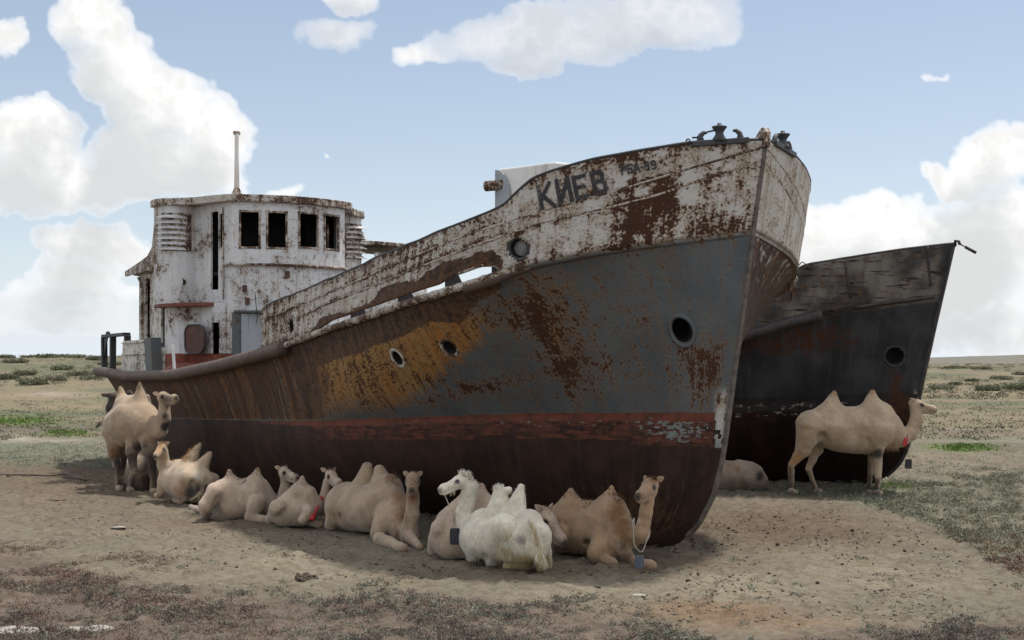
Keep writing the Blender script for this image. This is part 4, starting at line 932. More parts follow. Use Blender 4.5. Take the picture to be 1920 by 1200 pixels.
lc = S2.pt(dB+.35, 1.1, zr+.1); lp = MB().lathe(lc, Z3, [(.26,0),(.25,.1),(.18,.22),(.05,.28)], 14).build('lamp_dome', M_DARK, ship2, True)
MB().prism([lc+Z3*.2, lc+Z3*.2+B3*.2, lc+Z3*.5+B3*.06], T3*.02).build('fin', M_DARK, lp)
# ------------------------------------------------------------------ the steppe: one ground sheet out to the horizon
def gz(x, y):
    x, y = np.asarray(x, float), np.asarray(y, float); px = 960+F*x/np.maximum(y, 1)
    z = (fbm(x*.55+3, y*.55, o=3)-.5)*.07*sst(y, 8, 12)
    left = sst(-px, -1250, -700); yy = y+(fbm(x/40, y/90, o=3)-.5)*60
    z = z+(5.0*left+3.4*(1-left))*sst(yy, 120, 310)+sst(y, 60, 200)*(fbm(x/22, y/30, o=3)-.5)*1.0
    z = z+sst(y, 420, 900)*sst(x, 100, 420)*9.5-sst(y, 900, 2500)*6
    return z
def axis_vals(fine0, fine1, st, far0, far1, gr):
    a_ = list(np.arange(fine0, fine1, st)); s_ = st
    while a_[-1] < far1: s_ *= gr; a_.append(a_[-1]+s_)
    s_ = st; b_ = [a_[0]]
    while b_[-1] > far0: s_ *= gr; b_.append(b_[-1]-s_)
    return np.array(b_[:0:-1]+a_)
gx = axis_vals(-15, 20, .085, -4000, 4000, 1.045); gy = axis_vals(10.5, 40, .085, -300, 6000, 1.025)
GX, GY = np.meshgrid(gx, gy); GZ = gz(GX, GY)
near = sst(-GY, -60, -36)*sst(GY, 2, 8)
clod = fbm(GX*3.1, GY*3.1, o=4)-.5; clod2 = np.clip(fbm(GX*9+5, GY*9, o=3)-.56, 0, 1)
GZ = GZ+near*(clod*.095+clod2*.22)
# soil drifted up against the two hulls
def contact(S):
    i = np.argmin(np.abs(S.V[sum(S.rows[:2]):, :, 2]-.0), 0)+sum(S.rows[:2]); return S.V[i, np.arange(S.NS)][::8, :2]
dn_ = np.full(GX.shape, 9.); box_ = (GX > -14) & (GX < 10) & (GY > 16) & (GY < 42)
for S in (S1, S2):
    cp = contact(S); dd_ = np.full(box_.sum(), 9.)
    for c in cp: dd_ = np.minimum(dd_, np.hypot(GX[box_]-c[0], GY[box_]-c[1]))
    dn_[box_] = np.minimum(dn_[box_], dd_)
GZ = GZ+np.exp(-(dn_/.38)**2)*(.07+.12*fbm(GX*1.6, GY*1.6, o=2))*(1-.75*np.exp(-(((GX-2.2)/1.5)**2+((GY-19.6)/1.5)**2)))
gpx = 960+F*GX/np.maximum(GY, .5); gpy = np.where(GY > 1, HY+F*H/np.maximum(GY, 1), 1400)
wj = (fbm(GX*.9, GY*.9, o=4)-.5); wj2 = (fbm(GX*.25+7, GY*.25, o=4)-.5)
qx, qy = gpx+wj*120*sst(gpy, 720, 1100)+wj2*60, gpy+wj2*34*sst(gpy, 720, 1000)+wj*46*sst(gpy, 850, 1150)
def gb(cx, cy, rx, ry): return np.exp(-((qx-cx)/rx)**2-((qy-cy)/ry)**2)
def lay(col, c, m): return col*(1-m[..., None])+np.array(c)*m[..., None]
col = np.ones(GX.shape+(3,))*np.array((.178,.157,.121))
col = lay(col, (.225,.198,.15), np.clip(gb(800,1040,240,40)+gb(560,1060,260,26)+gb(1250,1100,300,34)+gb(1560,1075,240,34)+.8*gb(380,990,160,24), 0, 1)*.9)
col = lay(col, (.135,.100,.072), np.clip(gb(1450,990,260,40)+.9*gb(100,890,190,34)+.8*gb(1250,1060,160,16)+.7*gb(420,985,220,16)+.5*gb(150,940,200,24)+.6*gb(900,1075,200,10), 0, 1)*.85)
col = lay(col, (.22,.130,.072), np.clip(gb(1340,1150,150,20)+.5*gb(1500,1172,160,16), 0, 1)*.6)
far = sst(-qy, -880, -800)
n_ = fbm(GX/16, GY/26, o=4); n2_ = fbm(GX/7+50, GY/10, o=4)
fc = lay(np.ones_like(col)*np.array((.185,.162,.110)), (.125,.128,.085), sst(n_, .46, .58)); fc = lay(fc, (.215,.172,.115), sst(n2_, .52, .64)*.7)
fc = lay(fc, (.125,.13,.088), sst(-qy, -745, -700)*sst(n2_, .40, .56)*.7)
col = col*(1-far[..., None])+fc*far[..., None]
gy_ = np.clip(np.where(gpx < 480, sst(qy, 826, 840)*sst(-qy, -880, -862), 0)*.9, 0, 1); col = lay(col, (.145,.152,.118), gy_)
col = lay(col, (.36,.335,.29), np.clip(.8*gb(150,828,90,5)+gb(30,824,40,6)+.9*gb(1830,826,140,4)+.8*gb(1800,806,120,6)*sst(wj, 0, .1)+.5*gb(90,741,60,2.5), 0, 1)*(.25+.6*sst(n2_, .42, .6)))
col = lay(col, (.14,.115,.10), np.clip(gb(60,806,130,6)+gb(1840,812,120,5)+.7*gb(1850,838,120,5), 0, 1)*.75)
col = lay(col, (.10,.165,.035), np.clip(gb(35,789,62,8)+gb(120,812,34,5)+gb(1812,841,42,5)+.6*gb(1740,838,24,4)+.5*gb(1660,916,60,7), 0, 1))
belt = [(1335,922),(1480,928),(1560,938),(1640,955),(1740,985),(1830,1040),(1925,1085),(1925,880),(1820,890),(1690,905),(1560,918),(1400,918)]
bm_ = inpoly(qx, qy, belt)*1.0
col = lay(col, (.155,.152,.115), bm_*.75)
frontm = sst(qy-np.interp(gpx, [0,200,450,700,960,1100,1200,1300,1500,1920], [1030,1075,1110,1120,1125,1150,1182,1205,1195,1160]), -14, 14)
col = lay(col, (.145,.112,.092), frontm*.8)
hillm = sst(GY, 450, 700)*sst(GX, 60, 200); col = lay(col, (.165,.16,.14), hillm*.9)
col = col*(1-.0*wj[..., None])
m, nt, bs = new_mat('dry_steppe_soil'); P = nt.geo()['Position']; gc = nt.attr('soil').outputs['Color']
n1 = nt.noise(P, .9, 6, .6); n2 = nt.noise(P, 7, 7, .65); n3 = nt.noise(P, 38, 5, .7)
c = nt.mix(nt.step(n2, .40, .66), gc, nt.mix(1.0, gc, (.70,.66,.62), 'MULTIPLY')); c = nt.mix(nt.step(n1, .42, .64), c, nt.mix(1.0, c, (1.16,1.15,1.12), 'MULTIPLY'))
c = nt.mix(nt.mul(nt.step(n3, .56, .66), .75), c, nt.mix(1.0, gc, (.42,.38,.34), 'MULTIPLY')); c = nt.mix(nt.mul(nt.step(n3, .44, .36), .5), c, nt.mix(1.0, c, (1.25,1.24,1.22), 'MULTIPLY'))
nt.set(bs, 'Base Color', c); nt.set(bs, 'Roughness', .95); nt.set(bs, 'Specular IOR Level', .1); bump(nt, bs, nt.add(nt.mul(n2, .8), nt.mul(n3, .35)), .9, .07); M_SOIL = m
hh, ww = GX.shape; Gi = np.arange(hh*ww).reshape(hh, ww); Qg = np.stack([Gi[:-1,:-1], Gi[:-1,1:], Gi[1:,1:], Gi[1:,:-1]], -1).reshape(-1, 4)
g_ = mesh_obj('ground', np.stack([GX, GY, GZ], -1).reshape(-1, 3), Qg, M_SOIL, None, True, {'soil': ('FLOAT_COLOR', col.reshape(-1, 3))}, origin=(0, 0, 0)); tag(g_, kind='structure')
def gsurf(x, y):
    i = np.clip(np.searchsorted(gy, y)-1, 0, hh-2); j = np.clip(np.searchsorted(gx, x)-1, 0, ww-2)
    u = (x-gx[j])/(gx[j+1]-gx[j]); v = (y-gy[i])/(gy[i+1]-gy[i])
    return (GZ[i, j]*(1-u)+GZ[i, j+1]*u)*(1-v)+(GZ[i+1, j]*(1-u)+GZ[i+1, j+1]*u)*v
# ------------------------------------------------------------------ low plants
def mat_plant(name, cols):
    m, nt, bs = new_mat(name); A = nt.attr('tone').outputs['Color']; nt.set(bs, 'Base Color', A); nt.set(bs, 'Roughness', .8); nt.set(bs, 'Specular IOR Level', .15); return m
M_PLANT = mat_plant('dry_plant_leaves', None)
def plants(name, X, Y, height, spread, nbl, cols, wid, parent=None, twig=.7):
    """bushy low plants: stems with short leaflets at all heights"""
    N = len(X); Z = gsurf(X, Y); hgt = height*RNG.uniform(.55, 1.25, N); ci = RNG.integers(0, len(cols), N)
    tone = np.array(cols)[ci]*RNG.uniform(.75, 1.3, (N, 1))
    a_ = RNG.uniform(0, 2*np.pi, (N, nbl)); r = np.sqrt(RNG.uniform(0, 1, (N, nbl)))*.9; t = RNG.uniform(0, 1, (N, nbl))**.8
    lean = np.stack([np.cos(a_)*r, np.sin(a_)*r], -1)*spread
    dirs = np.stack([np.cos(a_)*r*spread/height, np.sin(a_)*r*spread/height, np.ones_like(r)*(1-.4*r)], -1)
    B = np.stack([X[:, None]+lean[..., 0]*.25+dirs[..., 0]*t*twig*hgt[:, None], Y[:, None]+lean[..., 1]*.25+dirs[..., 1]*t*twig*hgt[:, None], Z[:, None]-.01+dirs[..., 2]*t*twig*hgt[:, None]], -1)
    d = dirs+RNG.normal(size=dirs.shape)*.55; d /= np.linalg.norm(d, axis=-1, keepdims=True); l = (hgt[:, None]*RNG.uniform(.22, .5, (N, nbl)))[..., None]
    s_ = np.cross(d, RNG.normal(size=d.shape)); s_ /= np.linalg.norm(s_, axis=-1, keepdims=True); wv = wid*RNG.uniform(.6, 1.4, (N, nbl, 1))
    p0, p1, p2 = B-s_*wv*.5, B+d*l*.5-s_*wv, B+d*l*.5+s_*wv; p3 = B+d*l+np.array([0, 0, -.12])*l
    V = np.stack([p0, p1, p2, p3], 2).reshape(-1, 3); k = np.arange(N*nbl)[:, None]*4
    Fc = np.concatenate([k+np.array([[0, 1, 3, 2]])], 0); T = np.repeat(tone[:, None, None, :]*RNG.uniform(.7, 1.35, (N, nbl, 1, 1)), 4, 2).reshape(-1, 3)
    return mesh_obj(name, V, Fc, M_PLANT, parent, False, {'tone': ('FLOAT_COLOR', T)}, origin=(0, 0, 0))
def scatter(n, fn, x0, x1, y0, y1):
    """points on the ground with the density fn(px, py, clump)"""
    px = RNG.uniform(x0, x1, n); py = RNG.uniform(y0, y1, n); Y = F*H/(py-HY); X = (px-960)/F*Y
    cl = fbm(X*1.3+11, Y*1.3, o=3); keep = RNG.uniform(0, 1, n) < fn(px, py, cl); return X[keep], Y[keep], px[keep], py[keep]
PURP, GREY, RED, STRAW, GREEN = (.115,.082,.075), (.165,.175,.135), (.15,.085,.07), (.27,.215,.13), (.09,.135,.045)
def front_d(px, py, cl):
    b = np.interp(px, [-100,0,200,450,700,960,1100,1200,1300,1500,1920,2000], [1040,1035,1078,1104,1110,1122,1146,1180,1208,1198,1160,1155])
    return sst(py+(cl-.5)*120-b, -12, 30)*(.25+.75*sst(cl, .36, .54))
X, Y, px, py = scatter(30000, front_d, -120, 2040, 1000, 1310)
redm = (px < 520) & (RNG.uniform(size=len(px)) < .7)
plants_cols = [('saltwort', ~redm, [PURP, PURP, GREY, GREY, (.14,.12,.10)]), ('saltwort', redm, [RED, PURP, (.17,.125,.10), (.16,.15,.115)])]
for nm, mk, cs in plants_cols: tag(plants(nm, X[mk], Y[mk], RNG.uniform(.08, .09), .07, 20, cs, .0040), kind='stuff')
def left_d(px, py, cl): return sst(py-.12*px+(cl-.5)*90, 985, 1050)*sst(-px, -420, -150)*sst(cl, .40, .60)*.7
X, Y, px, py = scatter(7000, left_d, -120, 460, 960, 1100); tag(plants('saltwort', X, Y, +.065, .08, 18, [RED, RED, (.16,.12,.095), (.20,.15,.105)], .0045), kind='stuff')
def belt_d(px, py, cl): return inpoly(px+(cl-.5)*120, py+(cl-.5)*50, belt)*(.35+.65*sst(cl, .38, .55))
X, Y, px, py = scatter(17000, belt_d, 1320, 2040, 870, 1110)
rm = (py > 1015+RNG.normal(size=len(py))*18); WORM = [(.150,.165,.125), (.135,.155,.11), (.165,.170,.135), (.17,.155,.10)]
tag(plants('wormwood', X[~rm], Y[~rm], .14, .11, 18, WORM, .0055), kind='stuff'); tag(plants('saltwort', X[rm], Y[rm], .11, .10, 20, [(.17,.13,.105), RED, STRAW, PURP], .006), kind='stuff')
def sparse_d(px, py, cl): return sst(cl, .52, .66)*.5
X, Y, px, py = scatter(9000, sparse_d, -120, 2040, 905, 1180); tag(plants('dry_grass', X, Y, .045, .06, 12, [GREY, STRAW, PURP, (.20,.17,.11)], .0042), kind='stuff')
def mid_d(px, py, cl): return ((px < 520)*sst(py, 826, 842)*sst(-py, -885, -862)*.9+(px > 1690)*sst(py, 835, 850)*.55*sst(cl, .42, .56))
X, Y, px, py = scatter(6500, mid_d, -120, 2040, 824, 910); tag(plants('wormwood', X, Y, .13, .22, 14, WORM+[STRAW], .010), kind='stuff')
def far_d(px, py, cl): return ((px < 520)+(px > 1680))*sst(cl, .46, .58)*.8
X, Y, px, py = scatter(9000, far_d, -120, 2040, 716, 826); tag(plants('steppe_grass', X, Y, .22, .6, 16, [(.125,.125,.08), (.16,.14,.088), (.10,.11,.068), (.18,.155,.10)], .035), kind='stuff')
def in_gb(cx, cy, rx, ry): return lambda px, py, cl: np.exp(-((px-cx)/rx)**2-((py-cy)/ry)**2)
for k, (cx, cy, rx, ry, n, lb) in enumerate([(36,789,58,7,1500,'bright green grass patch on the far left flat, the largest'),(122,812,32,4,700,'small green grass patch by the pale salt strip at left'),(1812,841,42,4.5,900,'bright green grass patch on the flat at far right'),(1660,914,55,7,700,None)]):
    X, Y, px, py = scatter(n, in_gb(cx, cy, rx, ry), cx-2.2*rx, cx+2.2*rx, cy-2.2*ry, cy+2.2*ry)
    o = plants('grass_patch', X, Y, .16 if k < 3 else .12, .16, 16, [(.085,.15,.03), (.12,.185,.04), (.10,.15,.045)], .018 if k < 3 else .007)
    tag(o, kind='stuff')
def tall_d(px, py, cl): return front_d(px, py, cl)*sst(cl, .45, .6)
X, Y, px, py = scatter(900, tall_d, -120, 2040, 1060, 1310); tag(plants('saltwort_bush', X, Y, .15, .10, 46, [PURP, GREY, (.12,.13,.10), (.16,.11,.10)], .0055), kind='stuff')
X, Y, px, py = scatter(260, lambda a_, b_, c_: sst(c_, .5, .62)+0*a_, -60, 1980, 1040, 1180); tag(plants('dry_tuft', X, Y, .10, .09, 40, [GREY, (.17,.15,.10), (.15,.165,.12)], .005), kind='stuff')
# shrubs one can tell apart on the far rise
def shrub(px, Y, hgt, wd, cols, label, group):
    x = (px-960)/F*Y; root = empty('desert_shrub', (x, Y, float(gsurf(np.array([x]), np.array([float(Y)]))[0])), label, 'shrub', group)
    n = int(26*wd/hgt)+10; a_ = RNG.uniform(0, 6.28, n); r = np.sqrt(RNG.uniform(0, 1, n))*wd
    plants('foliage', x+np.cos(a_)*r, Y+np.sin(a_)*r*.8, hgt, hgt*.6, 46, cols, .018+.00018*Y, root); return root
OL = [(.15,.16,.10), (.17,.175,.115), (.135,.145,.09)]; OL2 = [(.20,.20,.14), (.225,.215,.15)]
lst = [(15,175,1.5,2.2,0),(62,150,1.6,2.6,0),(45,190,1.3,2.6,0),(105,160,1.3,2.0,1),(118,205,1.4,2.6,0),(150,185,1.2,3.0,0),(172,165,1.0,2.2,1),(30,230,1.5,3.2,1),(88,260,1.5,3.2,0),(140,255,1.4,3.0,1),(180,245,1.5,3.0,0),(8,275,1.5,3.4,0),(56,290,1.5,3,1),(112,292,1.5,3.5,0),(205,230,1.2,3.0,1)]
for k, (p_, y_, h_, w_, c_) in enumerate(lst):
    shrub(p_, y_, h_*.6, w_*.62, (OL, OL2)[c_], 'dark olive shrub on the low rise behind the stern' if c_ == 0 else 'pale olive shrub on the low rise behind the stern', 'shrubs on the rise at left')
for k, (p_, y_, h_, w_, c_) in enumerate([(1790,170,.8,1.2,0),(1822,185,.8,1.3,0),(1852,145,1.2,2.0,0),(1905,150,1.4,2.2,0),(1878,195,1.0,2.6,1),(1765,150,.9,2.0,1),(1915,215,1.0,2.4,1),(1840,240,1.0,3.0,1),(1790,260,1.0,3.0,0)]):
    shrub(p_, y_, h_*.6, w_*.62, (OL, OL2)[c_], 'dark olive shrub on the plain behind the black hull' if c_ == 0 else 'pale olive shrub on the plain behind the black hull', 'shrubs on the plain at right')
n = 2600; Y = RNG.uniform(110, 330, n); px = np.where(RNG.uniform(size=n) < .5, RNG.uniform(-150, 520, n), RNG.uniform(1690, 2080, n)); X = (px-960)/F*Y
kp = RNG.uniform(size=n) < sst(fbm(X/9, Y/22, o=3), .40, .56)
tag(plants('desert_scrub', X[kp], Y[kp], .55, .8, 22, [(.12,.122,.08), (.155,.145,.095), (.10,.108,.068), (.175,.158,.105)], .05), kind='stuff')
# ------------------------------------------------------------------ dung, stones and sticks on the bare soil
M_DUNG = mat_plain('dry_dung', (.045,.034,.024), (.10,.075,.052), 30, .95, .6); M_STONE = mat_plain('pale_stone', (.24,.22,.19), (.34,.32,.28), 14, .9, .6); M_WOOD = mat_plain('grey_dead_wood', (.07,.055,.045), (.20,.16,.12), 12, .9, .6)
def lumps(name, X, Y, R, mat):
    N = len(X); Z = gsurf(X, Y); th = np.linspace(0, np.pi, 5); ph = np.linspace(0, 2*np.pi, 7)[:-1]
    T, Pp = np.meshgrid(th, ph, indexing='ij'); U = np.stack([np.sin(T)*np.cos(Pp), np.sin(T)*np.sin(Pp), np.cos(T)], -1).reshape(-1, 3); nu = len(U)
    V = U[None]*R[:, None, None]*RNG.uniform(.65, 1.25, (N, nu, 1))*np.array([1, 1, .62])*RNG.uniform(.75, 1.3, (N, 1, 3))+np.stack([X, Y, Z+R*.3], -1)[:, None]
    f = np.array([(i*6+k, (i+1)*6+k, (i+1)*6+(k+1) % 6, i*6+(k+1) % 6) for i in range(4) for k in range(6)])
    return mesh_obj(name, V.reshape(-1, 3), (np.arange(N)[:, None, None]*nu+f[None]).reshape(-1, 4), mat, None, True, origin=(0, 0, 0))
def dung_d(px, py, cl):
    d = np.exp(-((px-1480)/190)**2-((py-1010)/40)**2)+.7*np.exp(-((px-1250)/160)**2-((py-1075)/14)**2)+.8*np.exp(-((px-860)/130)**2-((py-1066)/16)**2)+.5*np.exp(-((px-560)/120)**2-((py-1022)/14)**2)+.10
    return np.clip(d, 0, 1)*(.25+.75*sst(cl, .45, .6))*sst(-py, -1170, -1120)
X, Y, px, py = scatter(6500, dung_d, 100, 1900, 925, 1180); tag(lumps('camel_dung', X, Y, .008+.022*RNG.uniform(0, 1, len(X))**1.6, M_DUNG), kind='stuff')
cp = np.concatenate([contact(S1)[:34], contact(S2)[:20]]); k_ = RNG.integers(0, len(cp), 900); X, Y = cp[k_, 0]+RNG.normal(size=900)*.30, cp[k_, 1]-np.abs(RNG.normal(size=900))*.35
tag(lumps('rust_flakes', X, Y, .008+.022*RNG.uniform(0, 1, 900)**2, M_RUST), kind='stuff')
M_CLOD = mat_plain('soil_clod_crust', (.135,.108,.078), (.215,.18,.135), 20, .95, .6)
X, Y, px, py = scatter(15000, lambda a_, b_, c_: sst(c_, .40, .62)*.75*sst(-b_, -1190, -1150), -60, 1980, 915, 1195); tag(lumps('soil_clods', X, Y, .006+.020*RNG.uniform(0, 1, len(X))**2.5, M_CLOD), kind='stuff')
c = ground_xy(572, 1086); n = 40; X, Y = c[0]+RNG.normal(size=n)*.07, c[1]+RNG.normal(size=n)*.10; o = lumps('dung_heap', X, Y, RNG.uniform(.015, .04, n), M_DUNG); tag(o, kind='stuff')
X, Y, px, py = scatter(2600, lambda a_, b_, c_: .25+.0*a_, -60, 1980, 930, 1195); tag(lumps('gravel', X, Y, RNG.uniform(.004, .014, len(X)), M_STONE), kind='stuff')
def stone(px, py, r, label):
    c = ground_xy(px, py); z = float(gsurf(np.array([c[0]]), np.array([c[1]]))[0]); mb = MB(); mb.ball((c[0], c[1], z+r*.08), r, 14, 9, (1.4, .9, .2)); o = mb.build('stone', M_STONE, None, True)
    V = np.empty(len(o.data.vertices)*3); o.data.vertices.foreach_get('co', V); V = V.reshape(-1, 3); V *= (1+(fbm(V[:, 0]*9+px, V[:, 1]*9, V[:, 2]*9, o=3)-.5)[:, None]*.9); o.data.vertices.foreach_set('co', V.ravel()); tag(o, label, 'stone')
stone(28,1186,.22,'flat pale stone in the saltwort at the bottom left corner'); stone(160,1184,.20,'flat pale stone right of the corner one, among saltwort'); stone(222,994,.10,'small pale stone on the bare soil in front of the sandy camel'); stone(1198,1120,.07,'tiny pale flat stone in front of the ginger tan camel')
def stick(pts, r, label, twigs=()):
    P = []
    for px, py, z in pts: c = ground_xy(px, py); P.append([c[0], c[1], float(gsurf(np.array([c[0]]), np.array([c[1]]))[0])+z])
    mb = MB().tube(smooth_pts(P, 3) if len(P) > 2 else P, r, 6)
    o = mb.build('dry_branch', M_WOOD, None, True); tag(o, label, 'branch')
    for tp in twigs:
        Q = []
        for px, py, z in tp: c = ground_xy(px, py); Q.append([c[0], c[1], float(gsurf(np.array([c[0]]), np.array([c[1]]))[0])+z])
        q = MB().tube([np.array(v)-0 for v in Q], r*.6, 5); q.build('twig', M_WOOD, o, True)
stick([(2,893,.03),(50,896,.05),(95,897,.07),(125,897,.10),(160,902,.05)], .03, 'long dry branch lying on the bare soil at far left', [[(118,896,.08),(128,891,.22)], [(125,898,.08),(188,904,.03)]])
stick([(86,942,.02),(105,940,.03),(122,937,.02)], .016, 'short thin dry stick on the soil at the left')
# ------------------------------------------------------------------ camels: one continuous skin each, from a blended distance field
def surface_net(Fv, org, h):
    s = Fv < 0; c = np.zeros(tuple(n-1 for n in Fv.shape), np.int8); off = [(i, j, k) for i in (0, 1) for j in (0, 1) for k in (0, 1)]
    sl_ = lambda o: tuple(slice(o[a], Fv.shape[a]-1+o[a]) for a in range(3))
    for o in off: c += s[sl_(o)]
    act = (c > 0) & (c < 8); idx = np.full(act.shape, -1, np.int64); ijk = np.argwhere(act); idx[act] = np.arange(len(ijk))
    acc = np.zeros((len(ijk), 3)); cnt = np.zeros(len(ijk))
    val = {o: Fv[sl_(o)][act] for o in off}
    for o in off:
        for a in range(3):
            if o[a]: continue
            o2 = list(o); o2[a] = 1; v1, v2 = val[o], val[tuple(o2)]; m = (v1 < 0) != (v2 < 0)
            t = np.where(m, v1/np.where(m, v1-v2, 1), 0); p = np.tile(np.array(o, float), (len(ijk), 1)); p[:, a] = t
            acc += p*m[:, None]; cnt += m
    V = org+h*(ijk+acc/cnt[:, None]); Q = []
    for a in range(3):
        b, c_ = (a+1) % 3, (a+2) % 3; A = np.argwhere(np.diff(s.astype(np.int8), axis=a) != 0)
        A = A[(A[:, b] > 0) & (A[:, c_] > 0) & (A[:, b] < s.shape[b]-1) & (A[:, c_] < s.shape[c_]-1)]
        q = []
        for db, dc in ((-1, -1), (0, -1), (0, 0), (-1, 0)):
            k = A.copy(); k[:, b] += db; k[:, c_] += dc; q.append(idx[k[:, 0], k[:, 1], k[:, 2]])
        q = np.stack(q, -1); fl = s[A[:, 0], A[:, 1], A[:, 2]] == 0; q[fl] = q[fl][:, ::-1]; Q.append(q)
    Q = np.concatenate(Q); return V, Q[(Q >= 0).all(1)]
def mat_coat(name, base, ginger, dark, pale, dirt):
    m, nt, bs = new_mat(name); P = nt.geo()['Position']; A = nt.attr('coat').outputs['Color']; d, g, p = nt.sep(A)
    n1 = nt.noise(P, 3.2, 5, .6); n2 = nt.noise(nt.vmul(P, (9, 9, 4)), 3.2, 6, .68); n3 = nt.noise(nt.vmul(P, (40, 40, 9)), 1.6, 4, .7)
    c = nt.mix(nt.step(n1, .35, .65), tuple(q*1.08 for q in base), tuple(q*.74 for q in base))
    c = nt.mix(nt.mul(nt.step(n2, .44, .66), .75), c, dirt); c = nt.mix(nt.step(nt.add(p, nt.mul(nt.m('SUBTRACT', n2, .5), .6)), .35, .75), c, pale)
    c = nt.mix(nt.step(nt.add(g, nt.mul(nt.m('SUBTRACT', nt.add(nt.mul(n2, .5), nt.mul(n3, .5)), .5), .9)), .22, .85), c, ginger)
    c = nt.mix(nt.step(nt.add(d, nt.mul(nt.m('SUBTRACT', n2, .5), .45)), .24, .72), c, dark)
    c = nt.mix(nt.mul(nt.step(n3, .45, .75), .22), c, tuple(q*.6 for q in base))
    nt.set(bs, 'Base Color', c); nt.set(bs, 'Roughness', .85); nt.set(bs, 'Specular IOR Level', .15)
    nt.set(bs, 'Sheen Weight', .25); nt.set(bs, 'Sheen Roughness', .5)
    bump(nt, bs, nt.add(nt.mul(n3, .6), nt.mul(n2, .6)), .55, .015); return m
BROWN, DK = (.20,.10,.048), (.040,.030,.025)
COATS = {'tan': mat_coat('tan_camel_coat', (.375,.28,.192), BROWN, DK, (.58,.50,.41), (.30,.215,.145)),
         'pink': mat_coat('pale_pinkish_camel_coat', (.47,.365,.275), (.26,.15,.085), DK, (.60,.53,.45), (.37,.275,.205)),
         'sand': mat_coat('sandy_camel_coat', (.445,.34,.235), (.30,.165,.07), (.05,.042,.04), (.60,.53,.44), (.33,.245,.165)),
         'white': mat_coat('white_camel_coat', (.70,.65,.53), (.44,.34,.17), (.17,.155,.16), (.84,.83,.79), (.50,.44,.33)),
         'ginger': mat_coat('ginger_tan_camel_coat', (.35,.235,.14), (.17,.083,.034), DK, (.50,.41,.32), (.28,.18,.11)),
         'grey': mat_coat('grey_brown_camel_coat', (.29,.225,.17), (.22,.13,.07), DK, (.52,.47,.41), (.24,.19,.15))}
def mat_hair(name, c1, c2):
    m, nt, bs = new_mat(name); P = nt.geo()['Position']; nt.set(bs, 'Base Color', nt.mix(nt.noise(P, 30, 3, .6), c1, c2)); nt.set(bs, 'Roughness', .8); nt.set(bs, 'Specular IOR Level', .2); return m
HAIR = {'brown': mat_hair('dark_brown_hair', (.045,.024,.014), (.14,.065,.03)), 'ginger': mat_hair('ginger_hair', (.22,.11,.04), (.42,.26,.11)), 'white': mat_hair('cream_hair', (.62,.58,.46), (.80,.78,.70)),
        'straw': mat_hair('straw_hair', (.40,.31,.17), (.62,.54,.38)), 'black': mat_hair('black_hair', (.018,.014,.012), (.05,.035,.025)), 'tan': mat_hair('tan_hair', (.28,.19,.12), (.42,.32,.22))}
mm, nt_, bs_ = new_mat('wet_dark_eye'); nt_.set(bs_, 'Base Color', (.008,.006,.005)); nt_.set(bs_, 'Roughness', .4); nt_.set(bs_, 'Specular IOR Level', .2); M_EYE = mm
def P3(p, Y0, rpx=0):
    if p[2] == 'g': Y = H*F/(p[1]+rpx-HY)
    else: Y = Y0+p[2]
    return at(p[0], p[1], Y)
def hairs(parent, name, mat, seeds, width):
    """seeds: (pos, dir, length); thin curved blades"""
    V = []; Fc = []
    for p, d, l in seeds:
        d = d/np.linalg.norm(d); s_ = np.cross(d, RNG.normal(size=3)); s_ /= np.linalg.norm(s_); q = p+d*l*.55; e = q+(d+np.array([0,0,-.35])+RNG.normal(size=3)*.12)*l*.45
        n = len(V); V += [p-s_*width, p+s_*width, q-s_*width*.7, q+s_*width*.7, e]; Fc += [(n, n+1, n+3, n+2), (n+2, n+3, n+4)]
    if not V: return
    return mesh_obj(name, np.array(V), Fc, mat, parent)
